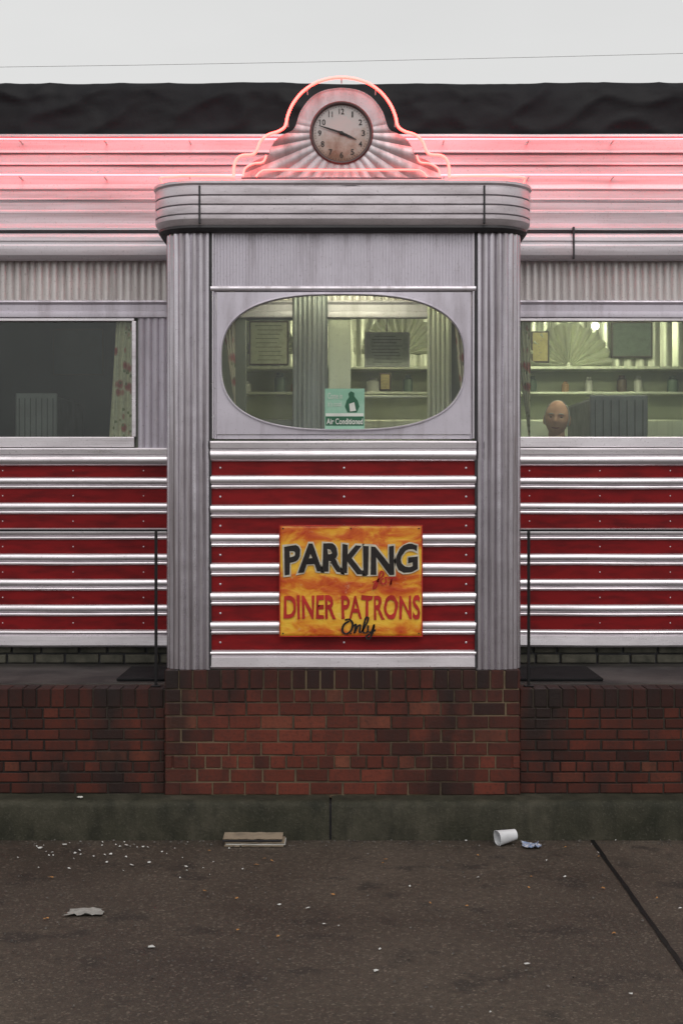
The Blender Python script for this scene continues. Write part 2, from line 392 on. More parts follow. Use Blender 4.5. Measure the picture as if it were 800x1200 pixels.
def rivets(tag,xs,zs,y,parent,r=0.006,mat=None):
    vs=[];fs=[]
    for x in xs:
        for z in zs:
            n=len(vs); vs.append((x,y-r*0.6,z))
            for k in range(8): 
                a=k*math.pi/4; vs.append((x+r*math.cos(a),y,z+r*math.sin(a)))
            for k in range(8): fs.append((n,n+1+k,n+1+(k+1)%8))
    mesh_obj(tag,vs,fs,mat or M_al,parent)
FX0,FX1=U(247),U(557)
siding('vestibule',FX0,FX1,0.0,V(784),diner)
redz=[(1.94+1.868)/2]+[z-0.0759 for z in ribz]
rivets('vestibule_rivets',[U(403),FX0+0.05,FX1-0.05],redz,-0.001,diner,0.0055)
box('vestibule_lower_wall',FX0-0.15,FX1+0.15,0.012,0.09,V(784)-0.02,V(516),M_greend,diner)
def sill(tag,x0,x1,y0,z0,z1,parent):
    h=z0-z1
    pr=[(y0+0.05,z0),(y0-0.030,z0-0.004),(y0-0.036,z0-0.012),(y0-0.034,z0-h*0.36),(y0-0.018,z0-h*0.42)]
    pr+= [(y0-0.018-0.012*math.sin(math.pi*i/8),z0-h*0.44-h*0.5*i/8) for i in range(9)]+[(y0-0.002,z1)]
    ext_x(tag,[pr],x0,x1,M_rib,parent,wob=0.003)
sill('vestibule_sill',FX0,FX1,0.0,V(516),V(541),diner)

# ---------------------------------------------------------------- pilasters
XL,XR=-0.909,0.931; R=0.11
def corner(side):
    if side<0:
        return [(XL,0.30)]+[(XL+R-R*math.cos(a),R-R*math.sin(a)) for a in [math.pi/2*i/10 for i in range(11)]]+[(FX0,0.0)]
    return [(FX1,0.0)]+[(XR-R+R*math.sin(a),R-R*math.cos(a)) for a in [math.pi/2*i/10 for i in range(11)]]+[(XR,0.30)]
for s,nm in ((-1,'left'),(1,'right')):
    p=reed_path(corner(s),0.0345,0.012,sub=10)
    ext_z('corner_pilaster_'+nm,p,V(784)-0.002,V(255),M_pil,diner,nseg=6)
    x=XL if s<0 else XR
    box('side_door_leaf_'+nm,x-0.03*s-0.02,x-0.03*s+0.02,0.34,0.98,WT+0.02,1.55,M_al,diner,0.004)
    boxes('side_door_frame_'+nm,[(x-0.03*s-0.02,x-0.03*s+0.02,0.34,0.42,1.551,2.75),(x-0.03*s-0.02,x-0.03*s+0.02,0.90,0.98,1.551,2.75),(x-0.03*s-0.02,x-0.03*s+0.02,0.421,0.899,2.62,2.75)],M_al,diner,0.004)
    box('side_door_glass_'+nm,x-0.03*s-0.003,x-0.03*s+0.003,0.42,0.90,1.551,2.62,M_glass2,diner)
    box('side_door_handle_'+nm,x+s*0.03-0.008,x+s*0.03+0.008,0.44,0.46,1.45,1.70,M_al,diner,0.004)
    box('side_transom_'+nm,x-s*0.05-0.02,x-s*0.05+0.02,0.30,1.17,2.75,V(255),M_al,diner)
    box('side_jamb_front_'+nm,x-s*0.06-0.03,x-s*0.06+0.03,0.29,0.34,V(784)-0.01,2.75,M_al,diner)
    box('side_jamb_rear_'+nm,x-s*0.04-0.03,x-s*0.04+0.03,0.98,1.17,V(784)-0.01,2.75,M_al,diner)
    xs=FX0 if s<0 else FX1
    box('pilaster_edge_strip_'+nm,xs-0.005,xs+0.005,-0.014,0.01,V(783),V(262),M_dk,diner,0.001)
    box('pilaster_edge_trim_'+nm,xs+(0.007 if s<0 else -0.017),xs+(0.017 if s<0 else -0.007),-0.012,0.01,V(514),V(262),M_al,diner,0.003)
# ---------------------------------------------------------------- upper panel, window surround
p=reed_path([(FX0,-0.002),(FX1,-0.002)],0.0165,0.0035,sub=6)
ext_z('fluted_header_panel',p,V(336),V(258),M_pan,diner)
ext_x('header_moulding',[rounded(-0.002,V(335),V(342),0.016)],FX0,FX1,M_al,diner)
WZ0,WZ1=V(514.5),V(342)
ocx,ocz=U(401.5),(V(345.5)+V(503))/2; oa,ob=(544-260)/2/225,(V(345.5)-V(503))/2
NO=120
def oval(i,k=1.0,ex=0.0):
    a=2*math.pi*i/NO; c,s=math.cos(a),math.sin(a); n_=2/2.75
    return (ocx+(oa*k+ex)*math.copysign(abs(c)**n_,c), ocz+(ob*k+ex)*math.copysign(abs(s)**n_,s))
def rect_pt(i,x0,x1,z0,z1):
    ox,oz=oval(i); dx,dz=ox-ocx,oz-ocz; t=1e9
    if dx>1e-6:t=min(t,(x1-ocx)/dx)
    if dx<-1e-6:t=min(t,(x0-ocx)/dx)
    if dz>1e-6:t=min(t,(z1-ocz)/dz)
    if dz<-1e-6:t=min(t,(z0-ocz)/dz)
    return (ocx+dx*t,ocz+dz*t)
rx0,rx1,rz0,rz1=U(254),U(551),V(509),V(342.6)
vs=[];fs=[]
def ring(f,y): 
    for i in range(NO):
        q=f(i); vs.append((q[0],y,q[1]))
ring(lambda i:rect_pt(i,rx0,rx1,rz0,rz1),-0.010)
ring(lambda i:oval(i,1,0.010),-0.012)
ring(lambda i:oval(i,1,0.008),-0.020)
ring(lambda i:oval(i,1,0.002),-0.021)
ring(lambda i:oval(i,1,0.0),-0.016)
ring(lambda i:oval(i,1,0.0),0.035)
ring(lambda i:oval(i,1,0.02),0.036)
for k in range(6):
    for i in range(NO):
        j=(i+1)%NO
        fs.append((k*NO+i,(k+1)*NO+i,(k+1)*NO+j,k*NO+j)[::-1])
for (cx_,cz_) in [(rx1,rz1),(rx0,rz1),(rx0,rz0),(rx1,rz0)]:
    for i in range(NO):
        a=vs[i];b=vs[(i+1)%NO]
        if (abs(a[0]-cx_)<1e-4 or abs(b[0]-cx_)<1e-4) and (abs(a[2]-cz_)<1e-4 or abs(b[2]-cz_)<1e-4):
            if abs(a[0]-b[0])>1e-5 and abs(a[2]-b[2])>1e-5:
                vs.append((cx_,-0.010,cz_)); fs.append((i,(i+1)%NO,len(vs)-1)); break
mesh_obj('oval_window_surround',vs,fs,M_pan,diner,ang=30)
box('window_frame_left',FX0+0.018,rx0-0.001,-0.004,0.05,WZ0,WZ1,M_pan,diner,0.003)
box('window_frame_right',rx1+0.001,FX1-0.018,-0.004,0.05,WZ0,WZ1,M_pan,diner,0.003)
box('window_frame_lower',rx0,rx1,-0.003,0.05,WZ0,rz0-0.001,M_pan,diner,0.002)
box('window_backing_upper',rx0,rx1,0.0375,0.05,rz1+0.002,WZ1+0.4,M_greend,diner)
vs=[(ocx,0.03,ocz)]+[(oval(i)[0],0.03,oval(i)[1]) for i in range(NO)]
mesh_obj('oval_window_glass',vs,[(0,1+(i+1)%NO,1+i) for i in range(NO)],M_glass,diner,smooth=False)

# ---------------------------------------------------------------- cornice
CX0,CX1,CY=-0.9825,0.996,-0.08; CR=0.24
def cpath(off):
    x0,x1,y=CX0-off,CX1+off,CY-off; rr=CR+off
    pts=[(x0,1.15)]
    for i in range(4): pts.append((x0,1.15-(1.15-(y+rr))*(i+1)/4))
    for i in range(1,17):
        a=math.pi/2*i/16; pts.append((x0+rr-rr*math.cos(a),y+rr-rr*math.sin(a)))
    for i in range(1,15): pts.append((x0+rr+(x1-x0-2*rr)*i/15,y))
    for i in range(0,17):
        a=math.pi/2*i/16; pts.append((x1-rr+rr*math.sin(a),y+rr-rr*math.cos(a)))
    for i in range(4): pts.append((x1,y+rr+(1.15-(y+rr))*(i+1)/4))
    return pts
def Z(v): return V(v,-0.08)
cprof=[(-0.30,Z(212)),(-0.02,Z(210.5)),(0.004,Z(210)),(0.010,Z(211.5)),(0.010,Z(214.5)),(0.004,Z(216)),(0.000,Z(217)),(0.000,Z(218.2)),
 (0.003,Z(219)),(0.004,Z(223)),(0.003,Z(227.4)),(-0.002,Z(228)),(-0.002,Z(229)),(0.003,Z(229.8)),(0.004,Z(234)),(0.003,Z(238.4)),(-0.002,Z(239)),(-0.002,Z(240)),
 (0.003,Z(240.8)),(0.004,Z(245)),(0.003,Z(249.4)),(-0.002,Z(250)),(-0.002,Z(251)),(0.003,Z(251.8)),(0.002,Z(256)),(-0.008,Z(260)),(-0.020,Z(263.5)),(-0.03,Z(265.5)),(-0.055,Z(266)),(-0.14,Z(265))]
vs=[];fs=[];m=None
for (o_,z) in cprof:
    c=cpath(o_); m=len(c)
    for q in c: vs.append((q[0],q[1]+0.0012*nz(q[0]*6,z*30),z))
for k in range(len(cprof)-1):
    for j in range(m-1):
        a=k*m+j; fs.append((a,a+m,a+m+1,a+1))
mesh_obj('vestibule_cornice',vs,fs,metal('aluminium_cornice',(0.70,0.64,0.68),0.40,dvec=(3,3,14),amt=(0.45,0.8),mx=0.5,metallic=0.5),diner,ang=24)
vs=[];fs=[]
gp=[(-0.018,Z(262.5)),(-0.014,Z(266)),(-0.03,Z(270)),(-0.07,Z(270.5))]
for (o_,z) in gp:
    for q in cpath(o_): vs.append((q[0],q[1],z))
for k in range(len(gp)-1):
    for j in range(m-1): a=k*m+j; fs.append((a,a+m,a+m+1,a+1))
mesh_obj('cornice_gasket',vs,fs,M_dk,diner)
vs=[];fs=[]
for g0 in (217.6,228.5,239.5,250.5):
    b=len(vs)
    for (o_,z) in ((-0.0005,Z(g0-0.45)),(-0.0005,Z(g0+0.45))):
        for q in cpath(o_): vs.append((q[0],q[1],z))
    for j in range(m-1): a=b+j; fs.append((a,a+m,a+m+1,a+1))
mesh_obj('cornice_groove_strips',vs,fs,surf('groove_dark_grey',(0.10,0.09,0.10),0.8,nscale=12),diner)  # darker grey strips laid along the cornice grooves
for u in (234,567):
    box('cornice_joint_%d'%u,U(u,-.08)-0.005,U(u,-.08)+0.005,CY-0.010,CY+0.02,Z(262),Z(217.5),M_dk,diner,0.002)
box('vestibule_roof',CX0+0.2,CX1-0.2,0.15,1.16,Z(262),Z(213),M_al,diner)
box('vestibule_ceiling',XL+0.02,XR-0.02,0.03,1.16,3.12,3.155,M_green,diner)

# ---------------------------------------------------------------- crest with clock
YC=-0.03
def C(u,v): return (U(u,YC),V(v,YC))
ccx,ccz=C(400,156.5)
half=[(0,103),(20,106),(36,115),(48,131),(53,146),(57,153),(66,157),(76,164),(83,174),(86,184),(96,187),(106,193),(113,200),(117,209.5)]
hs_=smoothpath([(a,b,0) for a,b in half],5)
poly=[(400+p.x,p.y) for p in hs_]+[(400-p.x,p.y) for p in reversed(hs_)]
poly_m=[C(*q) for q in poly]
def hit(ang):
    dx,dz=math.cos(ang),math.sin(ang); best=0
    n=len(poly_m)
    for i in range(n):
        a=poly_m[i];b=poly_m[(i+1)%n]
        ax,az=a[0]-ccx,a[1]-ccz; bx,bz=b[0]-ccx,b[1]-ccz
        ex,ez=bx-ax,bz-az; den=dx*ez-dz*ex
        if abs(den)<1e-12: continue
        t=(ax*ez-az*ex)/den; s=(ax*dz-az*dx)/den
        if t>0 and -1e-6<=s<=1+1e-6: best=max(best,t)
    return best
NA=576; NRr=14; r0=35.5*(8+YC)/1800
hits=[hit(2*math.pi*i/NA) for i in range(NA)]
vs=[];fs=[]
for k in range(NRr+3):
    for i in range(NA):
        a=2*math.pi*i/NA; Rm=hits[i]
        rr=r0+(Rm-r0)*k/NRr if k<=NRr else Rm
        t=(rr-r0)/(0.45)
        below=min(1,max(0,(0.35-math.sin(a))*3))
        ph=abs(math.sin(a*16)) ; fl=(0.004+0.017*max(0,t))*ph*below
        y=YC-fl-0.012*(1 if k<NRr else 0.4)
        if k==NRr-1: rr=Rm-0.004; y=YC-fl-0.014
        if k==0: y=YC-0.014
        if k==NRr+1: y=YC+0.02
        if k==NRr+2: y=YC+0.03; rr=Rm*0.96
        vs.append((ccx+rr*math.cos(a),y,ccz+rr*math.sin(a)))
for k in range(NRr+2):
    for i in range(NA):
        j=(i+1)%NA; fs.append((k*NA+i,(k+1)*NA+i,(k+1)*NA+j,k*NA+j)[::-1])
mesh_obj('shell_crest',vs,fs,metal('aluminium_crest',(0.56,0.54,0.57),0.42,dvec=(9,9,3),amt=(0.42,0.72),mx=0.65,metallic=0.5),diner,ang=50)
vs=[(ccx,YC+0.03,ccz)]+[(ccx+hits[i]*0.96*math.cos(2*math.pi*i/NA),YC+0.031,ccz+hits[i]*0.96*math.sin(2*math.pi*i/NA)) for i in range(NA)]
mesh_obj('shell_crest_back',vs,[(0,1+i,1+(i+1)%NA) for i in range(NA)],M_al,diner)
clock=group('clock',(ccx,YC,ccz))
def lathe(name,prof,cx,cz,y,mat,parent,n=64):
    vs=[];fs=[];m=len(prof)
    for i in range(n):
        a=2*math.pi*i/n
        for (r_,o_) in prof: vs.append((cx+r_*math.cos(a),y-o_,cz+r_*math.sin(a)))
    for i in range(n):
        j=(i+1)%n
        for k in range(m-1): fs.append((i*m+k,i*m+k+1,j*m+k+1,j*m+k))
    return mesh_obj(name,vs,fs,mat,parent)
px=(8+YC)/1800
lathe('bezel',[(37*px,0.008),(37*px,0.022),(35.5*px,0.027),(34*px,0.026),(33*px,0.018),(33*px,0.006)],ccx,ccz,YC,metal('clock_bezel',(0.10,0.08,0.08),0.4),clock)
def facemat():
    m,nt,b=newmat('clock_face'); tc=coords(nt); sp=N(nt,'ShaderNodeSeparateXYZ'); nt.links.new(tc,sp.inputs[0])
    n=noisen(nt,coords(nt),14,5,0.65); ad=N(nt,'ShaderNodeMath',operation='MULTIPLY_ADD'); ad.inputs[1].default_value=-4.2; ad.inputs[2].default_value=0.30
    nt.links.new(sp.outputs['Z'],ad.inputs[0]); a2=N(nt,'ShaderNodeMath',operation='ADD'); nt.links.new(ad.outputs[0],a2.inputs[0]); 
    n2=N(nt,'ShaderNodeMath',operation='MULTIPLY_ADD'); n2.inputs[1].default_value=1.2; n2.inputs[2].default_value=-0.55; nt.links.new(n,n2.inputs[0]); nt.links.new(n2.outputs[0],a2.inputs[1])
    c=ramp(nt,a2.outputs[0],[(0.25,(0.55,0.51,0.50)),(0.6,(0.42,0.31,0.26)),(0.95,(0.22,0.10,0.06))]); nt.links.new(c,b.inputs['Base Color']); b.inputs['Roughness'].default_value=0.4; return m
vs=[(0,0,0)]+[(33*px*math.cos(2*math.pi*i/64),0,33*px*math.sin(2*math.pi*i/64)) for i in range(64)]
fo=mesh_obj('dial',vs,[(0,1+i,1+(i+1)%64) for i in range(64)],facemat(),None,smooth=False)
fo.location=(ccx,YC-0.008,ccz); setparent(fo,clock)
M_blk=surf('black_paint',(0.012,0.011,0.011),0.4,bstr=0)
for h in range(1,13):
    a=math.radians(90-30*h); rr=25.5*px; x=ccx+rr*math.cos(a); z=ccz+rr*math.sin(a); wd={1:0.9,10:3.3,11:2.4,12:3.0}.get(h,2.0)*px
    text_layers('numeral_%d'%h,str(h),x-wd,x+wd,z-3.3*px,z+3.3*px,[(0.01,M_blk,YC-0.0105)],clock)
mm=[]
for h in range(60):
    a=math.radians(6*h); l=1.2 if h%5 else 2
    for q in ((31.5-l)*px,31.5*px):
        for s in(-1,1): mm.append((ccx+q*math.cos(a)-s*0.25*px*math.sin(a),YC-0.0102,ccz+q*math.sin(a)+s*0.25*px*math.cos(a)))
mesh_obj('minute_marks',mm,[(4*i,4*i+1,4*i+3,4*i+2) for i in range(60)],M_blk,clock,smooth=False)
def hand(name,ang,l,wd,y):
    a=math.radians(90-ang); d=Vector((math.cos(a),math.sin(a))); n_=Vector((-d.y,d.x)); vs=[]
    for (t,q) in ((-0.25,0.6),(0,1),(0.6,0.8),(1,0.25)):
        for s in(1,-1):
            v=d*l*t+n_*wd*q*s; vs.append((ccx+v.x,y,ccz+v.y))
    mesh_obj(name,vs,[(0,1,3,2),(2,3,5,4),(4,5,7,6)],M_blk,clock,smooth=False)
hand('hour_hand',114,19*px,1.7*px,YC-0.014); hand('minute_hand',288,28*px,1.3*px,YC-0.017)
lathe('hand_boss',[(2.4*px,0.004),(2.0*px,0.012),(0.0001,0.013)],ccx,ccz,YC-0.008,M_blk,clock,16)

# ---------------------------------------------------------------- neon
neon=group('neon_lighting',(0,-0.05,3.5))
YN=-0.085
def Nn(u,v): return (U(u,YN),YN+0.004*nz(u*.05,v*.05),V(v,YN))
hn=[(0,91),(16,92.5),(32,98),(46,108),(57,122),(63,136),(66,148),(74,154),(86,158),(95,166),(99,176),(104,181),(116,182),(123,187),(126,197),(126,208)]
full=[Nn(400-a,b) for a,b in reversed(hn)]+[Nn(400+a,b) for a,b in hn[1:]]
tube('crest_tube',smoothpath(full,4),0.0078,M_neon,neon)
hn2=[(115,207),(113,198),(104,192),(92,190),(88,182)]
for s in(-1,1): tube('inner_scroll_tube',smoothpath([Nn(400+s*a,b) for a,b in hn2],4),0.0055,M_neonl,neon)
tube('ledge_tube',smoothpath([Nn(300,207),Nn(306,201),Nn(320,199),Nn(400,199.5),Nn(480,199),Nn(494,201),Nn(500,207)],4),0.005,M_neonl,neon)
for s in (-1,1):
    pts=[Nn(400+s*128,207),Nn(400+s*150,206.5),Nn(400+s*185,206.5)]
    x=CX0+0.03 if s<0 else CX1-0.03
    pts+=[(x+s*-0.10,YN+0.03,V(207,YN+.03)),(x+s*-0.03,YN+0.10,V(207,0)),(x,YN+0.22,V(207,0)),(x,1.0,V(207,0))]
    tube('cornice_tube',smoothpath(pts,4),0.006,M_neon,neon)
for u,v in ((274,195),(337,143),(400,91.5),(463,143),(526,195),(360,105),(440,105)):
    a=Nn(u,v); tube('tube_support',[(a[0],YN+0.004,a[2]),(a[0],-0.0,a[2]-0.004)],0.003,M_white,neon)
tz=((163,1.055),(205,1.045))
for v,y in tz:
    tube('roof_fascia_tube',[(x*0.5,y+0.003*nz(x*2,v),V(v,y)+0.0035*nz(x*1.2,v)) for x in range(-12,13)],0.0055,M_neonf,neon)
lst=[]
for x in range(-12,13):
    for v,y in tz: lst.append((x*0.5+0.1,x*0.5+0.106,y+0.004,1.16,V(v,y)-0.010,V(v,y)-0.004))
boxes('tube_standoffs',lst,M_white,neon)

# ---------------------------------------------------------------- main facade
fp=[(1.25,157),(1.17,157),(1.155,157.5),(1.152,160),(1.160,162),(1.160,176),(1.157,177),(1.153,178.5),(1.157,180),(1.160,181),(1.160,190),(1.156,191),(1.152,192.5),(1.156,194),(1.158,195),(1.156,216),(1.145,219),(1.141,221),(1.144,223),(1.147,224),(1.146,232),(1.140,233.5),(1.139,235.5),(1.145,237.5),(1.144,246),(1.138,247.5),(1.137,249.5),(1.140,251.5),(1.138,262),(1.11,264),(1.085,265.5),(1.075,267),(1.075,269.5),(1.09,270.5),(1.09,273),(1.065,275),(1.055,278),(1.053,282),(1.057,284),(1.057,286),(1.051,288),(1.049,294),(1.055,299),(1.07,303),(1.095,305.5),(1.175,306)]
ext_x('roof_fascia',[[(y,V(v,y)) for y,v in fp]],-6,6,M_fas,diner,wob=0.004,ang=22)
boxes('fascia_dark_seams',[(-6,6,1.081,1.10,V(272.6,1.08),V(270.2,1.08))]+[(-6,6,1.1375,1.16,V(v+.35,1.14),V(v-.35,1.14)) for v in (234.5,)]+[(-6,6,1.152,1.165,V(v+.4,1.155),V(v-.4,1.155)) for v in (180.2,194.2)],M_dk,diner)
boxes('fascia_joints',[(x-0.005,x+0.005,1.043,1.12,V(303,1.05),V(266,1.05)) for x in (U(672,1.04),-2.6,4.2,-5.0)],M_dk,diner)
wins=[(-2.55,U(158,D1)),(-4.3,-2.98),(1.02,2.40),(2.83,4.2)]
ZT,ZB=V(375,D1),V(513,D1)
HZ0,HZ1=V(373,D1),V(352,D1)
p=reed_path([(-6,D1),(6,D1)],0.0440,0.012,sub=8)
ext_z('fluted_frieze',p,HZ1-0.001,V(302,D1),metal('aluminium_frieze',(0.66,0.62,0.61),0.45,amt=(0.48,0.8),mx=0.5,metallic=0.55),diner)
ext_x('window_head_band',[[(D1-0.002,HZ1),(D1-0.018,HZ1-0.003),(D1-0.022,HZ1-0.012),(D1-0.018,HZ1-0.022),(D1-0.012,HZ1-0.027),(D1-0.012,HZ1-0.065),(D1-0.018,HZ1-0.070),(D1-0.021,HZ1-0.09),(D1-0.020,HZ0+0.004),(D1+0.02,HZ0)]],-6,6,M_pan,diner,wob=0.003)
segs=[(-6,-4.3),(-2.98,-2.55),(U(158,D1),-0.9),(0.95,1.02),(2.40,2.83),(4.2,6)]
for i,(a,b) in enumerate(segs):
    p=reed_path([(a+0.02,D1),(b,D1)],0.043,0.012,sub=8)
    ext_z('fluted_pier_%d'%i,p,V(526,D1),HZ0,M_pan,diner)
    box('pier_core_%d'%i,a+0.004,b-0.004,D1+0.014,D1+0.12,1.9,3.9,M_greend,diner)
for i,(a,b) in enumerate(wins):
    t=0.016
    boxes('window_frame_%d'%i,[(a,b,D1-0.012,D1+0.05,ZT-t*0.5,HZ0+0.001),(a,b,D1-0.012,D1+0.05,V(524,D1),ZB+t*0.3),(a,a+t,D1-0.010,D1+0.049,ZB+t*0.3,ZT-t*0.5),(b-t,b+t*0.6,D1-0.010,D1+0.049,ZB+t*0.3,ZT-t*0.5)],M_rib,diner,0.003)
    box('window_glass_%d'%i,a+t,b-t,D1+0.02,D1+0.026,ZB,ZT,M_glass2,diner)
for tag,a,b in (('left_wing',-6,-0.9),('right_wing',0.92,6)):
    siding(tag,a,b,D1,V(758,D1),diner)
    sill(tag+'_sill',a,b,D1,V(524.5,D1),V(546,D1),diner)
    box(tag+'_lower_wall',a,b,D1+0.012,D1+0.12,V(758,D1),V(524,D1),M_greend,diner)
    rivets(tag+'_rivets',[a+0.2+0.42*k for k in range(12)],redz,D1-0.001,diner,0.004)
box('upper_wall_core',-6,6,1.19,1.29,HZ0+0.01,3.90,M_greend,diner)
box('roof_deck',-6,6,1.20,4.5,3.16,3.88,M_dk,diner)
box('rear_wall',-6,6,4.4,4.5,0.86,3.16,M_al,diner)
box('end_wall_a',-6.02,-5.95,1.2,4.4,0.86,3.16,M_al,diner); box('end_wall_b',5.95,6.02,1.2,4.4,0.86,3.16,M_al,diner)
Z0i,Z1i=0.86,3.15
def iw(n,u0,u1,z0,z1,mat,y0=D1+0.002,y1=D1+0.08): return box(n,U(u0,D1),U(u1,D1),y0,y1,z0,z1,mat,diner,0.003)
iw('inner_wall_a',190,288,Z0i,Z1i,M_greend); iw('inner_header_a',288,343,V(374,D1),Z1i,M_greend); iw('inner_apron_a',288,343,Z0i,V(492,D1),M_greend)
pz=reed_path([(U(343,D1),D1-0.03),(U(384,D1),D1-0.03)],0.028,0.01)
ext_z('inner_fluted_jamb',pz,Z0i,Z1i,metal('inner_jamb_metal',(0.36,0.38,0.38),0.35),diner); iw('inner_jamb_core',343,384,Z0i,Z1i,M_greend)
iw('inner_door_stile',384.5,411,Z0i,Z1i,M_inmet); iw('inner_door_header',411,512,V(347,D1),Z1i,M_green)
iw('inner_door_rail',411,512,V(466,D1),V(463,D1),M_inmet,D1+0.01,D1+0.06)
iw('inner_door_panel',411,512,Z0i,V(505,D1),M_inmet,D1+0.01,D1+0.06)
pz=reed_path([(U(500,D1),D1-0.02),(U(528,D1),D1-0.02)],0.028,0.01)
ext_z('inner_fluted_jamb_b',pz,Z0i,Z1i,M_inmet,diner); iw('inner_wall_b',512.5,610,Z0i,Z1i,M_greend)
YB=3.4
box('interior_back_wall',-0.85,5.9,YB,YB+0.08,0.86,3.16,M_green,diner)
box('interior_back_wall_left',-5.9,-0.86,2.9,2.98,0.86,3.16,M_navy_unlit,diner)
box('added_partition',-0.86,-0.80,1.30,YB,0.86,3.16,M_green,diner); box('added_partition_dark',-0.90,-0.862,1.30,2.9,0.86,3.16,M_navy_unlit,diner)  # partition added to keep the left dining room dark
box('interior_ceiling',-0.8,5.9,1.3,YB,3.12,3.158,M_white,diner); box('interior_ceiling_left',-5.9,-0.9,1.3,2.9,3.12,3.158,M_navy_unlit,diner)
box('interior_floor',-5.9,5.9,1.25,YB,0.90,1.05,M_wood,diner)
def UB(u): return U(u,YB-0.02)
def VB(v): return V(v,YB-0.02)
p=reed_path([(-0.79,YB-0.012),(5.8,YB-0.012)],0.09,0.02)
ext_z('backwall_fluted_stainless',p,VB(432),VB(372),M_inmet,diner)
def fan(name,u,v,ru,parent,n=13):
    cx,cz=UB(u),VB(v); R_=ru*(8+YB)/1800; vs=[];fs=[]
    K=n*6
    for k,rf in enumerate((0.12,0.5,1.0)):
        for i in range(K+1):
            a=math.pi*i/K; ph=abs(math.sin(a*n)); r_=R_*rf*(1+0.05*ph if k==2 else 1)
            vs.append((cx+r_*math.cos(a),YB-0.04-0.05*rf*ph,cz+r_*math.sin(a)))
    for k in range(2):
        for i in range(K): q=k*(K+1)+i; fs.append((q,q+K+1,q+K+2,q+1)[::-1])
    mesh_obj(name,vs,fs,M_inmet,parent)
fan('backwall_sunburst_a',470,415,45,diner); fan('backwall_sunburst_b',665,430,48,diner); fan('backwall_sunburst_c',320,415,30,diner)
box('backwall_shelf',-0.79,5.8,YB-0.28,YB-0.02,VB(436),VB(432.5),M_inmet,diner,0.004)
box('backwall_shelf_b',-0.79,5.8,YB-0.22,YB-0.02,VB(464),VB(461),M_inmet,diner,0.004)
box('counter_back',-0.79,5.8,YB-0.5,YB-0.03,1.05,VB(495),M_inmet,diner,0.01)
jr=random.Random(9)
M_jars=[surf('jar_%d'%i,c,0.35,bstr=0) for i,c in enumerate([(0.45,0.45,0.4),(0.08,0.12,0.08),(0.35,0.2,0.1),(0.5,0.5,0.45),(0.1,0.07,0.05)])]
k=0
bb=group('back_bar_crockery',(1,YB-0.15,2.4))
x=-0.7
while x<3.2:
    base=VB(461)+0.002 if jr.random()<0.6 else VB(495)+0.002
    r_=jr.uniform(0.025,0.055); h=jr.uniform(0.07,0.15)
    vs=[];fs=[];pr=[(0.001,0),(r_,0),(r_*1.05,h*0.3),(r_,h*0.75),(r_*0.6,h*0.85),(r_*0.6,h),(0.001,h)]
    for i in range(14):
        a=2*math.pi*i/14
        for (q,zz) in pr: vs.append((x+q*math.cos(a),YB-0.14+q*math.sin(a),base+zz))
    for i in range(14):
        j=(i+1)%14
        for q in range(6): fs.append((i*7+q,j*7+q,j*7+q+1,i*7+q+1))
    mesh_obj('jar_%d'%k,vs,fs,M_jars[k%5],bb); k+=1; x+=r_*2+jr.uniform(0.03,0.2)
def poster(name,u0,u1,v0,v1,y,col,frame,lines=True):
    g=group(name,(U((u0+u1)/2,y),y,V((v0+v1)/2,y)))
    box('frame',U(u0,y),U(u1,y),y,y+0.02,V(v1,y),V(v0,y),frame,g,0.004)
    f=0.012; x0,x1,z0,z1=U(u0,y)+f,U(u1,y)-f,V(v1,y)+f,V(v0,y)-f
    box('print',x0,x1,y-0.004,y,z0,z1,surf(name+'_print',col,0.6,nscale=25,bstr=0),g)
    if lines:
        n_=9; boxes('lettering',[(x0+0.03+random.uniform(0,.03),x1-0.03-random.uniform(0,.05),y-0.006,y-0.005,z0+(z1-z0)*(i+0.75)/(n_+0.6),z0+(z1-z0)*(i+0.93)/(n_+0.6)) for i in range(n_)],M_greend,g)
    return g
wn=poster('wall_notice',427,480,389,430,1.5,(0.50,0.53,0.46),M_white)
tube('notice_hanger',[(U(453,1.5),1.51,V(389,1.5)),(U(453,1.5),1.51,3.12)],0.003,M_iron,wn)
poster('menu_board',292,338,376,428,YB-0.10,(0.45,0.46,0.34),M_wood)
poster('small_poster',622,643,388,425,YB-0.08,(0.46,0.38,0.16),M_wood)
poster('framed_picture',716,764,377,419,YB-0.08,(0.10,0.13,0.10),M_wood,False)
poster('framed_picture',62,122,385,440,2.85,(0.03,0.05,0.07),M_wood,False)
poster('framed_picture',444,458,437,458,2.9,(0.45,0.35,0.15),M_wood)
def fixture(x0,x1,y,z):
    g=group('fluorescent_light',((x0+x1)/2,y,z))
    box('housing',x0-0.03,x1+0.03,y-0.07,y+0.07,z+0.022,z+0.038,M_white,g,0.004)
    tube('lamp_tube',[(x0,y,z),(x1,y,z)],0.018,M_fluor,g,res=1)
fixture(U(386,2.5),U(432,2.5)+0.3,2.5,3.08); fixture(1.3,2.4,2.5,3.08); fixture(1.0,2.3,1.5,3.08); fixture(-0.35,0.4,0.75,3.08)  # tube over the right window is added unseen to brighten the man's face
# ceiling lamps over the counter: visible globes
for u,v in ((697,382),(646,368),(437,366)):
    g=group('globe_lamp',(U(u,2.9),2.9,V(v,2.9)))
    bpy.ops.mesh.primitive_uv_sphere_add(radius=0.03,location=(U(u,2.9),2.9,V(v,2.9)),segments=16,ring_count=8); o=bpy.context.object; o.name='globe'; o.data.materials.append(emis('globe_glow',(1,0.93,0.75),3)); setparent(o,g)
    for pp in o.data.polygons: pp.use_smooth=True
    tube('stem',[(U(u,2.9),2.9,V(v,2.9)+0.03),(U(u,2.9),2.9,3.12)],0.006,M_iron,g)

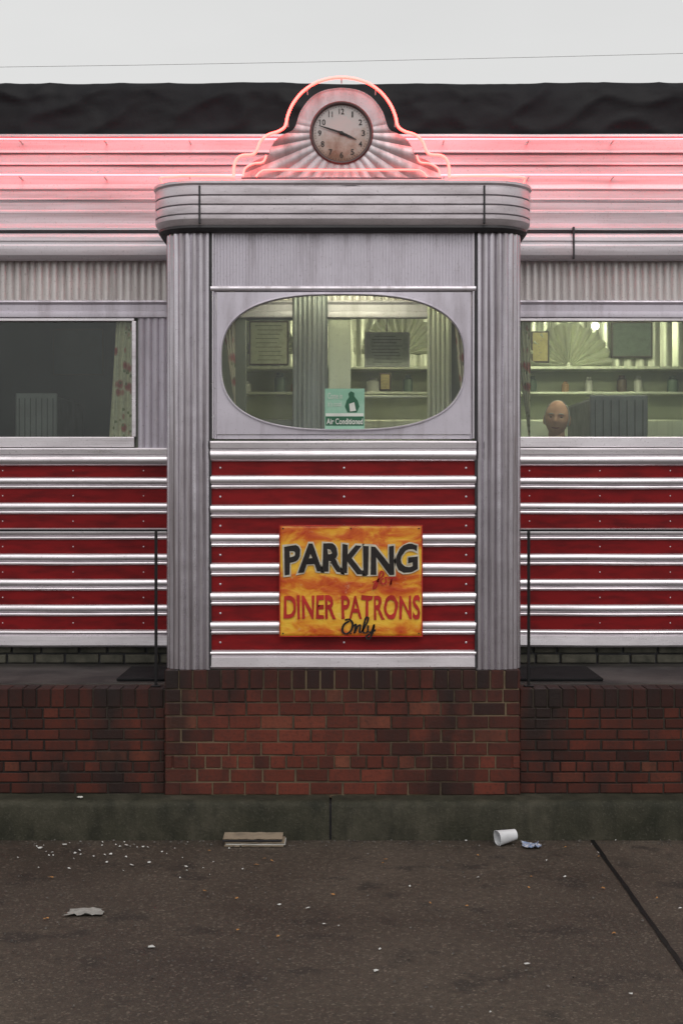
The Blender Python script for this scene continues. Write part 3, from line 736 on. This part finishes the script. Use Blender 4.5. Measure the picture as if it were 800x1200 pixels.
# ---------------------------------------------------------------- curtains
def curtmat():
    m,nt,b=newmat('floral_curtain_cloth'); co=coords(nt)
    v1=N(nt,'ShaderNodeTexVoronoi'); v1.inputs['Scale'].default_value=13; nt.links.new(co,v1.inputs['Vector'])
    n=noisen(nt,co,40,3); c=ramp(nt,v1.outputs['Distance'],[(0.18,(0.42,0.08,0.09)),(0.30,(0.52,0.26,0.22)),(0.42,(0.66,0.62,0.48))])
    v2=N(nt,'ShaderNodeTexVoronoi'); v2.inputs['Scale'].default_value=21; nt.links.new(co,v2.inputs['Vector'])
    f=ramp(nt,v2.outputs['Distance'],[(0.16,0.9),(0.26,0.0)]); c=mix(nt,f,c,(0.16,0.20,0.09)); 
    f=ramp(nt,n,[(0.4,0.0),(0.7,0.3)]); c=mix(nt,f,c,(0.3,0.27,0.22)); nt.links.new(c,b.inputs['Base Color']); b.inputs['Roughness'].default_value=0.9; return m
M_cur=curtmat()
def curtain(u0,u1,u0b,v0,v1,y):
    vs=[];fs=[];nx=40;nz_=24
    for k in range(nz_+1):
        t=k/nz_; z=V(v0+(v1-v0)*t,y)
        a=U(u0+(u0b-u0)*t,y); b=U(u1,y)
        for i in range(nx+1):
            s=i/nx; vs.append((a+(b-a)*s,y+0.012*math.sin(s*math.pi*7+0.5*math.sin(t*5)),z))
    for k in range(nz_):
        for i in range(nx): q=k*(nx+1)+i; fs.append((q,q+nx+1,q+nx+2,q+1))
    mesh_obj('curtain',vs,fs,M_cur,center=True)
curtain(137,160,128,370,520,D1+0.055)
curtain(600,621,620,370,520,D1+0.055)
curtain(258,276,281,356,520,0.10)
curtain(530,548,545,356,520,0.10)

# ---------------------------------------------------------------- booths
def booth(x0,x1,ztop,side,y0=1.38,y1=2.35):
    g=group('booth_seat',((x0+x1)/2,(y0+y1)/2,1.5))
    box('backrest',x0,x1,y0,y1,1.05,ztop,M_booth,g,0.02)
    box('end_cap',x0-0.008,x1+0.008,y0-0.025,y0-0.001,1.05,ztop+0.012,M_booth,g,0.01)
    a,b=(x0-0.47,x0-0.002) if side<0 else (x1+0.002,x1+0.47)
    box('seat_cushion',a,b,y0,y1,1.38,1.50,M_booth,g,0.03); box('seat_base',a+0.03,b-0.03,y0+0.02,y1-0.02,1.05,1.379,M_wood,g)
    boxes('piping',[(x0+(x1-x0)*(i+0.5)/7-0.003,x0+(x1-x0)*(i+0.5)/7+0.003,y0-0.029,y0-0.026,1.1,ztop-0.02) for i in range(7)],M_dk,g)
booth(U(692,1.36),U(757,1.36),V(465,1.36),-1)
booth(U(20,1.36),U(66,1.36),V(463,1.36),-1)

# ---------------------------------------------------------------- man
M_skin=surf('skin',(0.50,0.28,0.20),0.55,var=(0.44,0.21,0.15),nscale=14,bstr=0.1)
M_hair=surf('grey_hair',(0.42,0.41,0.39),0.8,nscale=30,bstr=0.8,bscale=90,bdist=0.004)
M_jack=surf('dark_jacket',(0.018,0.02,0.03),0.85,nscale=12,bstr=0.4)
M_trou=surf('dark_trousers',(0.02,0.018,0.016),0.9)
man=group('man',(1.37,1.65,1.5))
HX,HY,HZ=U(652,1.56),1.56,V(491,1.56)
def skin(name,verts,edges,radii,mat,root=0,sub=2):
    me=bpy.data.meshes.new(name); me.from_pydata(verts,edges,[]); me.update()
    o=bpy.data.objects.new(name,me); sc.collection.objects.link(o)
    sk=o.modifiers.new('skin','SKIN'); sk.use_smooth_shade=True
    if len(me.skin_vertices)>0:
        lay=me.skin_vertices[0].data
        for i,r_ in enumerate(radii):
            lay[i].radius=(r_,r_) if not hasattr(r_,'__len__') else r_
            lay[i].use_root=(i==root)
    else: print('NO SKIN LAYER')
    s=o.modifiers.new('sub','SUBSURF'); s.levels=sub; s.render_levels=sub
    me.materials.append(mat); setparent(o,man); return o
cxm=HX+0.03; yb=HY+0.06
V_=[(cxm,yb,1.56),(cxm,yb,1.68),(cxm+.01,yb,1.85),(cxm+.005,yb-.01,1.98),(HX+.01,yb-.03,2.07),
    (cxm-.01,yb-.18,2.02),(cxm-.08,yb-.20,1.76),(cxm-.28,yb-.16,1.80),
    (cxm-.01,yb+.16,2.02),(cxm-.08,yb+.21,1.76),(cxm-.28,yb+.12,1.80)]
E_=[(0,1),(1,2),(2,3),(3,4),(3,5),(5,6),(6,7),(3,8),(8,9),(9,10)]
skin('jacket_body',V_,E_,[.15,.145,.15,.135,.075,.09,.055,.04,.09,.055,.04],M_jack)
V_=[(cxm,yb,1.56),(cxm-.03,yb-.09,1.55),(cxm-.38,yb-.10,1.53),(cxm-.36,yb-.10,1.12),(cxm-.03,yb+.09,1.55),(cxm-.38,yb+.10,1.53),(cxm-.36,yb+.10,1.12)]
skin('trousers',V_,[(0,1),(1,2),(2,3),(0,4),(4,5),(5,6)],[.13,.09,.065,.05,.09,.065,.05],M_trou)
for yy in(yb-.1,yb+.1): skin('shoe',[(cxm-.34,yy,1.09),(cxm-.44,yy,1.085),(cxm-.54,yy,1.08)],[(0,1),(1,2)],[.042,.042,.03],M_blk)
for s,yy in((-1,yb-.16),(1,yb+.12)):
    bx,bz=cxm-.30,1.80
    skin('palm',[(bx,yy,bz),(bx-.05,yy,bz),(bx-.09,yy,bz-.002)],[(0,1),(1,2)],[.026,(.038,.018),(.036,.016)],M_skin)
    for f,(oy,l) in enumerate(((-.03,.062),(-.010,.074),(.010,.070),(.029,.055))):
        skin('finger_%d'%f,[(bx-.085,yy+oy,bz),(bx-.085-l*.5,yy+oy*1.1,bz+.004),(bx-.085-l*.8,yy+oy*1.1,bz-.008),(bx-.085-l,yy+oy*1.1,bz-.02)],[(0,1),(1,2),(2,3)],[.0095,.009,.0085,.007],M_skin,sub=1)
    skin('thumb',[(bx-.03,yy-s*.03,bz),(bx-.055,yy-s*.05,bz-.004),(bx-.085,yy-s*.058,bz-.01)],[(0,1),(1,2)],[.012,.011,.009],M_skin,sub=1)
skin('neck',[(HX+.005,HY+.025,2.04),(HX,HY+.015,2.12),(HX,HY+.005,HZ-0.03)],[(0,1),(1,2)],[.06,.055,.055],M_skin)
skin('shirt_collar',[(HX+.008,HY+.027,2.05),(HX+.004,HY+.022,2.085)],[(0,1)],[.07,.062],M_jack)
tb=group('dining_table',(0.9,1.85,1.4)); box('table_top',HX-0.80,HX-0.27,1.36,2.3,1.735,1.765,M_white,tb,0.01); box('pedestal',HX-0.58,HX-0.50,1.8,1.88,1.05,1.734,M_iron,tb,0.01)
def headmesh():
    nu,nv=64,48; vs=[];fs=[]
    for j in range(nv+1):
        th=math.pi*j/nv
        for i in range(nu):
            ph=2*math.pi*i/nu
            x=math.sin(th)*math.sin(ph); y=-math.sin(th)*math.cos(ph); z=math.cos(th)
            X=x*0.074; Y=y*0.093; Z_=z*0.115
            if z<0: X*=1-0.30*(-z)**1.6; Y*=(1-0.12*(-z)) if y<0 else (1-0.35*(-z))
            if y>0: Y*=1.08; 
            if y<0:
                def g(cx,cz,sx,sz): return math.exp(-((X-cx)/sx)**2-((Z_-cz)/sz)**2)
                Y-=0.026*g(0,-0.022,0.012,0.016)+0.012*g(0,0.0,0.009,0.02)
                Y+=0.014*(g(-0.03,0.008,0.016,0.012)+g(0.03,0.008,0.016,0.012))
                Y-=0.006*(g(-0.03,0.026,0.022,0.007)+g(0.03,0.026,0.022,0.007))
                Y-=0.007*(g(-0.04,-0.025,0.018,0.016)+g(0.04,-0.025,0.018,0.016))
                Y-=0.007*g(0,-0.052,0.02,0.005)+0.007*g(0,-0.066,0.018,0.005); Y+=0.006*g(0,-0.059,0.024,0.003)
                Y-=0.010*g(0,-0.088,0.02,0.014)
            vs.append((X,Y,Z_))
    for j in range(nv):
        for i in range(nu):
            k=(i+1)%nu; fs.append((j*nu+i,(j+1)*nu+i,(j+1)*nu+k,j*nu+k))
    return vs,fs
rot=Matrix.Translation((HX,HY,HZ))@Matrix.Rotation(math.radians(-12),4,'Z')@Matrix.Rotation(math.radians(4),4,'Y')
vs,fs=headmesh()
def tr(vs): return [rot@Vector(v) for v in vs]
mesh_obj('head',tr(vs),fs,M_skin,man,ang=180)
hv=[(v[0]*1.09,v[1]*1.07+0.002,v[2]*1.04+0.002) for v in vs]; hf=[]
for f in fs:
    c=[sum(vs[i][q] for i in f)/4 for q in range(3)]
    if c[2]>-0.045 and c[1]>(-0.018 if abs(c[0])>0.05 else 0.01) and c[2]<0.112: hf.append(f)
ho=mesh_obj('hair',tr(hv),hf,M_hair,man,ang=180); sm=ho.modifiers.new('s','SOLIDIFY'); sm.thickness=0.006
def ell(cx,cy,cz,rx,ry,rz,n=16,m=8):
    ev=[];ef=[]
    for j in range(m+1):
        for i in range(n):
            th=math.pi*j/m; ph=2*math.pi*i/n
            ev.append((cx+rx*math.sin(th)*math.cos(ph),cy+ry*math.sin(th)*math.sin(ph),cz+rz*math.cos(th)))
    for j in range(m):
        for i in range(n): k=(i+1)%n; ef.append((j*n+i,(j+1)*n+i,(j+1)*n+k,j*n+k))
    return ev,ef
for s in(-1,1):
    ev,ef=ell(s*0.077,0.012,-0.006,0.009,0.018,0.033); mesh_obj('ear',tr(ev),ef,M_skin,man,ang=180)
    ev,ef=ell(s*0.03,-0.068,0.008,0.011,0.008,0.006); mesh_obj('eye',tr(ev),ef,M_blk,man,ang=180)
    tube('eyebrow',tr([(s*0.015,-0.088,0.026),(s*0.03,-0.087,0.030),(s*0.045,-0.076,0.026)]),0.0035,M_hair,man)
tube('lips',tr([(-0.022,-0.081,-0.057),(-0.01,-0.089,-0.060),(0.01,-0.089,-0.060),(0.022,-0.081,-0.057)]),0.003,surf('lips',(0.22,0.07,0.06),0.5,bstr=0),man)

# ---------------------------------------------------------------- parking sign
ps=group('parking_sign',(U(410.5),-0.04,V(680)))
def signmat():
    m,nt,b=newmat('sign_paint'); co=coords(nt); sp=N(nt,'ShaderNodeSeparateXYZ'); nt.links.new(co,sp.inputs[0])
    n1=noisen(nt,coords(nt,(1,1,2.2)),7,5,0.6,0.6); n2=noisen(nt,co,30,4,0.7)
    wv=N(nt,'ShaderNodeMath',operation='MULTIPLY_ADD'); wv.inputs[1].default_value=23; wv.inputs[2].default_value=0.6; nt.links.new(sp.outputs['Z'],wv.inputs[0])
    sn=N(nt,'ShaderNodeMath',operation='COSINE'); nt.links.new(wv.outputs[0],sn.inputs[0])
    ad=N(nt,'ShaderNodeMath',operation='MULTIPLY_ADD'); ad.inputs[1].default_value=0.15; nt.links.new(sn.outputs[0],ad.inputs[0]); nt.links.new(n1,ad.inputs[2])
    c=ramp(nt,ad.outputs[0],[(0.38,(0.84,0.50,0.05)),(0.52,(0.78,0.35,0.03)),(0.66,(0.62,0.13,0.015)),(0.80,(0.48,0.05,0.012))])
    f=ramp(nt,n2,[(0.62,0.0),(0.75,0.5)]); c=mix(nt,f,c,(0.7,0.5,0.3)); nt.links.new(c,b.inputs['Base Color'])
    b.inputs['Roughness'].default_value=0.3; b.inputs['Specular IOR Level'].default_value=0.4; bump(nt,n1,0.5,0.01,b); return m
SX0,SX1,SZ0,SZ1=U(327.5),U(494.5),V(745.5),V(615)
nx,nzn=40,30; vs=[];fs=[]
YS=-0.034
def sw(x,z): return 0.0025*nz(x*5,z*5,3)
for j in range(nzn+1):
    for i in range(nx+1):
        x=SX0+(SX1-SX0)*i/nx; z=SZ0+(SZ1-SZ0)*j/nzn; vs.append((x-U(410.5),YS+sw(x,z)+0.04,z-V(680)))
for j in range(nzn):
    for i in range(nx): q=j*(nx+1)+i; fs.append((q,q+1,q+nx+2,q+nx+1))
so_=mesh_obj('board',vs,fs,signmat(),None); so_.location=(U(410.5),-0.04,V(680)); setparent(so_,ps); sm=so_.modifiers.new('s','SOLIDIFY'); sm.thickness=0.002; sm.offset=-1
def paint(name,c,wear):
    m,nt,b=newmat(name); n=noisen(nt,coords(nt),45,5,0.75); n2=noisen(nt,coords(nt),12,3,0.6)
    cc=ramp(nt,n2,[(0.35,c),(0.7,tuple(x*1.6+0.006 for x in c))]); f=ramp(nt,n,[(0.62,0.0),(0.70,0.6)]); cc=mix(nt,f,cc,wear)
    nt.links.new(cc,b.inputs['Base Color']); b.inputs['Roughness'].default_value=0.45; b.inputs['Specular IOR Level'].default_value=0.3; return m
M_sred=paint('sign_red',(0.34,0.018,0.014),(0.5,0.15,0.03)); M_swht=paint('sign_white',(0.44,0.40,0.32),(0.6,0.35,0.1))
M_sblk=paint('sign_black',(0.012,0.009,0.008),(0.10,0.06,0.03))
bt=0.005
boxes('red_border',[(SX0,SX1,YS-0.0045,YS-0.004,SZ1-bt,SZ1),(SX0,SX1,YS-0.0045,YS-0.004,SZ0,SZ0+bt),(SX0,SX0+bt,YS-0.0045,YS-0.004,SZ0+bt+.0001,SZ1-bt-.0001),(SX1-bt,SX1,YS-0.0045,YS-0.004,SZ0+bt+.0001,SZ1-bt-.0001)],M_sred,ps)
def bend(x,z):
    t=(x-U(330))/(U(492)-U(330)); return z+0.030*t+0.016*math.sin(t*2*math.pi*0.95+0.2)
text_layers('parking_lettering','PARKING',U(333.5),U(489),V(675),V(641),[(0.034,M_sblk,YS-0.0065),(0.075,M_swht,YS-0.005)],ps,bend,jit=0.006)
text_layers('diner_patrons_lettering','DINER PATRONS',U(333),U(492),V(725),V(697),[(0.022,M_sred,YS-0.0055)],ps,jit=0.006)
def stroke(name,pts,r_,mat,y):
    P=smoothpath([(U(a),y,V(b)) for a,b in pts],8); vs=[];fs=[]
    for i,p_ in enumerate(P):
        d=(P[min(i+1,len(P)-1)]-P[max(i-1,0)]).normalized(); n_=Vector((-d.z,0,d.x)); ww=r_*(0.55+0.45*abs(d.z))
        vs+=[p_+n_*ww,p_-n_*ww]
    for i in range(len(P)-1): fs.append((2*i,2*i+1,2*i+3,2*i+2))
    mesh_obj(name,vs,fs,mat,ps,smooth=False)
ys=YS-0.0075
stroke('only_o',[(409,727),(403,731),(401,738),(405,742),(411,738),(413,730),(409,725),(404,726)],0.006,M_sblk,ys)
stroke('only_n',[(414,733),(417,731),(415,741),(419,733),(422,732),(421,740),(424,739)],0.005,M_sblk,ys-0.0004)
stroke('only_l',[(424,739),(430,728),(431,723),(428,724),(425,738),(428,741),(431,738)],0.005,M_sblk,ys-0.0008)
stroke('only_y',[(431,732),(431,739),(435,739),(438,731),(436,741),(432,748),(429,745),(437,739),(440,737)],0.005,M_sblk,ys-0.0012)
stroke('for_f',[(436,682),(444,678),(449,672),(446,669),(443,678),(440,688),(437,689),(440,682),(446,680)],0.0045,M_sred,ys)
stroke('for_o',[(449,677),(446,680),(448,684),(452,681),(451,676),(455,677)],0.004,M_sred,ys-0.0004)
stroke('for_r',[(455,677),(458,676),(457,685),(459,678),(462,676),(464,678)],0.004,M_sred,ys-0.0008)
rivets('sign_screws',[SX0+0.02,SX1-0.02,U(411)],[SZ0+0.018,SZ1-0.018],YS-0.006,ps,0.004,M_iron)
st=group('air_conditioned_sticker',(U(403),0.026,V(479)))
M_stg=surf('sticker_green',(0.24,0.46,0.33),0.4,var=(0.34,0.54,0.42),nscale=14,bstr=0)
M_sdg=surf('sticker_dark_green',(0.02,0.12,0.06),0.4,bstr=0)
M_stw=surf('sticker_white',(0.70,0.72,0.66),0.4,bstr=0)
yg=0.0285
box('backing',U(380.5),U(427),yg-0.0012,yg,V(502.5),V(455),M_stg,st)
def blob(name,pts,mat,y):
    P=[(U(a),y,V(b)) for a,b in pts]; mesh_obj(name,P,[tuple(range(len(P)))],mat,st,smooth=False)
blob('emblem_figure',[(407,483),(404,476),(406,469),(409,465),(408,461),(411,458),(415,460),(415,464),(419,469),(421,476),(418,483)],M_sdg,yg-0.003)
blob('emblem_pack',[(410,482),(409,473),(415,471),(417,481)],M_stw,yg-0.0036)
box('dark_band',U(381.5),U(426),yg-0.0026,yg-0.0016,V(498.5),V(488),M_sdg,st)
box('snow_band',U(381.5),U(426),yg-0.0026,yg-0.0016,V(487.5),V(484),M_stw,st)
text_layers('sticker_lettering','Air Conditioned',U(382.5),U(425),V(497),V(490),[(0.015,M_stw,yg-0.0045)],st)
text_layers('sticker_heading','Come in',U(384),U(401),V(467),V(460),[(0.0,M_stw,yg-0.0045)],st)
text_layers('sticker_subheading',"it's cool",U(384),U(400),V(476),V(470),[(0.0,M_stw,yg-0.0045)],st)

# ---------------------------------------------------------------- roof tarp
vs=[];fs=[];nx=420
prof=smoothpath([(1.27,3.84,0),(1.28,3.98,0),(1.295,4.13,0),(1.32,4.235,0),(1.42,4.275,0),(1.9,4.26,0),(2.8,4.20,0),(4.2,4.05,0),(4.6,3.7,0)],6)
m=len(prof)
for i in range(nx+1):
    x=-6.3+12.6*i/nx
    for p_ in prof:
        v=Vector((x*1.3,p_.y*2.4,p_.x*1.2))
        rid=1-abs(noise.noise(v*2.0)); rid2=1-abs(noise.noise(v*5.1+Vector((4,1,9))))
        d=0.020*(rid**5)+0.007*(rid2**4)+0.012*noise.noise(v*0.9)
        vs.append((x+0.01*noise.noise(v*4),p_.x-d,p_.y+0.12*d-0.006+0.008*noise.noise(Vector((x*0.9,1,1)))))
for i in range(nx):
    for j in range(m-1): q=i*m+j; fs.append((q,q+m,q+m+1,q+1))
mesh_obj('roof_tarp',vs,fs,M_tarp,ang=180)

# ---------------------------------------------------------------- handrails
for s in(-1,1):
    u=183 if s<0 else 619
    x=U(u,0.12); z=V(621.5,0.12)
    g=group('handrail',(x+s*0.8,0.12,1.2))
    xe=XL if s<0 else XR
    boxes('top_rail',[(min(xe,s*3.9),max(xe,s*3.9),0.112,0.128,z-0.006,z+0.006)],M_iron,g,0.002)
    boxes('posts',[(xx-0.0075,xx+0.0075,0.1125,0.1275,WT-0.01,z-0.0062) for xx in (x,s*2.45,s*3.9)],M_iron,g,0.002)
    boxes('post_feet',[(xx-0.025,xx+0.025,0.095,0.145,WT,WT+0.006) for xx in (x,s*2.45,s*3.9)],M_iron,g,0.002)
for x0,x1 in ((-1.22,-0.96),(0.97,1.42)):
    g=group('door_mat',((x0+x1)/2,0.62,WT)); lst=[]
    y=0.34
    while y<0.92: lst.append((x0,x1,y,y+0.018,WT+0.001,WT+0.014)); y+=0.026
    boxes('ribs',lst,M_rubber,g,0.003); box('base',x0+0.003,x1-0.003,0.342,0.93,WT,WT+0.006,M_rubber,g)

# ---------------------------------------------------------------- litter
def G(u,v):
    D=1800*CAMZ/(v-574); return ((u-400)*D/1800,D-8)
gx,gy=G(593,990)
ca=Matrix.Translation((gx,gy,0.041))@Matrix.Rotation(math.radians(22),4,'Z')@Matrix.Rotation(math.radians(-96),4,'Y')
prof=[(0.001,0.006),(0.024,0.006),(0.025,0),(0.027,0.0),(0.0405,0.098),(0.0425,0.099),(0.0425,0.102),(0.040,0.102),(0.0385,0.098),(0.0255,0.009),(0.001,0.009)]
vs=[];fs=[];m=len(prof)
for i in range(36):
    a=2*math.pi*i/36
    for r_,h in prof:
        sq=1-0.10*math.cos(2*a)*(h/0.1); vs.append(ca@Vector((r_*sq*math.cos(a),r_*math.sin(a)/sq,h-0.05)))
for i in range(36):
    j=(i+1)%36
    for k in range(m-1): fs.append((i*m+k,j*m+k,j*m+k+1,i*m+k+1))
mz=min(v.z for v in vs); vs=[v-Vector((0,0,mz)) for v in vs]
mesh_obj('paper_cup',vs,fs,surf('cup_white',(0.70,0.71,0.73),0.5,bstr=0.05),center=True)
def crumple(name,x,y,sx,sy,h,mat,seed,n=9,z0=0.006):
    vs=[];fs=[]
    for j in range(n+1):
        for i in range(n+1):
            a=i/n-0.5;b=j/n-0.5
            e=Vector((a*3,b*3,seed*3.1)); q=noise.noise(e*1.6); ed=1+0.25*noise.noise(Vector((seed,a*5,b*5)))
            vs.append((x+a*sx*ed,y+b*sy*ed,z0+h*abs(q)*1.6+h*0.3*abs(noise.noise(e*4))))
    for j in range(n):
        for i in range(n): q=j*(n+1)+i; fs.append((q,q+1,q+n+2,q+n+1))
    return mesh_obj(name,vs,fs,mat,smooth=False,center=True)
M_blue=surf('blue_wrapper',(0.18,0.24,0.38),0.4,var=(0.5,0.5,0.54),nscale=40,vr=(0.45,0.55),bstr=0)
x,y=G(622,993); crumple('candy_wrapper',x,y,0.085,0.09,0.02,M_blue,2)
x,y=G(100,1071); crumple('paper_scrap',x,y,0.15,0.10,0.010,surf('dirty_paper',(0.28,0.27,0.25),0.8,nscale=20),5)
crumple('paper_scrap',U(94,-.1),-0.10,0.03,0.03,0.006,M_paper,8,z0=0.207)
g=group('cardboard_carton',(U(297,-.25),-0.25,0.02))
x0,x1=U(263,-.25),U(332,-.25)
for i,(z,t) in enumerate([(0.004,0.006),(0.012,0.004),(0.020,0.003),(0.030,0.006),(0.040,0.004)]):
    j=random.uniform(-0.012,0.012)
    vs=[];fs=[];n=10
    for k in range(n+1):
        xx=x0+j+(x1-x0)*k/n; s=0.003*nz(k*0.9,i)
        vs+=[(xx,-0.31+0.006*nz(k,i,4),z+s),(xx,-0.185,z+s+0.004),(xx,-0.185,z+s+t+0.004),(xx,-0.31+0.006*nz(k,i,4),z+s+t)]
    for k in range(n):
        for q in range(4): a=k*4+q; b=k*4+(q+1)%4; fs.append((a,b,b+4,a+4))
    fs+=[(0,3,2,1),(n*4,n*4+1,n*4+2,n*4+3)]
    mesh_obj('layer_%d'%i,vs,fs,[M_card,M_paper,M_card,M_dk,M_card][i],g,smooth=False)
def scatter(name,pts,mat,smin,smax,seed):
    r=random.Random(seed); vs=[];fs=[]
    for (u,v) in pts:
        x,y=G(u,v)
        if y>-0.175: y=-0.18-r.random()*0.02
        n=len(vs); s=smin+(smax-smin)*r.random()**2; k=5; a0=r.random()*6
        for i in range(k):
            a=a0+2*math.pi*i/k; q=s*r.uniform(0.6,1.1); vs.append((x+q*math.cos(a)*1.3,y+q*math.sin(a),0.004+r.uniform(0.0,0.008)))
        vs.append((x,y,0.012)); 
        for i in range(k): fs.append((n+i,n+(i+1)%k,n+k))
    return mesh_obj(name,vs,fs,mat,smooth=False)
r=random.Random(21)
pts=[(47,995),(58,1004),(63,1004),(76,992),(82,990),(88,1001),(95,1003),(148,992),(153,994),(161,994),(168,994),(120,992),(175,1012),(190,1000),(211,1030),(219,1022),(238,1019),(246,1027),(214,1007),(205,996),(250,1012),(285,1020),(720,985),(700,1001),(545,985),(560,1030),(617,1132),(380,1085),(640,1010),(480,1040)]
pts+=[(40+abs(r.gauss(0,110)),988+abs(r.gauss(0,18))) for _ in range(25)]+[(r.uniform(0,800),r.uniform(988,1190)) for _ in range(12)]
scatter('paper_litter',pts,surf('litter_white',(0.56,0.56,0.54),0.8,bstr=0),0.003,0.012,2)
pts=[(310,1008),(318,1010),(452,1009),(448,1013),(662,994),(240,1046),(60,1030),(504,1060),(390,1050),(560,1004)]+[(r.uniform(0,800),r.uniform(987,1100)) for _ in range(14)]
scatter('fallen_leaves',pts,surf('orange_leaf',(0.36,0.17,0.05),0.8,bstr=0),0.006,0.013,5)
pts=[(r.uniform(0,800),r.uniform(985,1190)) for _ in range(260)]+[(r.uniform(0,800),r.gauss(989,2.5)) for _ in range(240)]
scatter('gravel',pts,surf('gravel_grey',(0.11,0.10,0.09),0.8,var=(0.04,0.035,0.03),nscale=30,vr=(0.45,0.55)),0.002,0.0065,8)

tube('overhead_wire',[(x,22,V(72,22)+1.8*(x/60)**2+0.02*x) for x in range(-60,61,4)],0.005,surf('wire',(0.45,0.45,0.46),0.7,bstr=0))
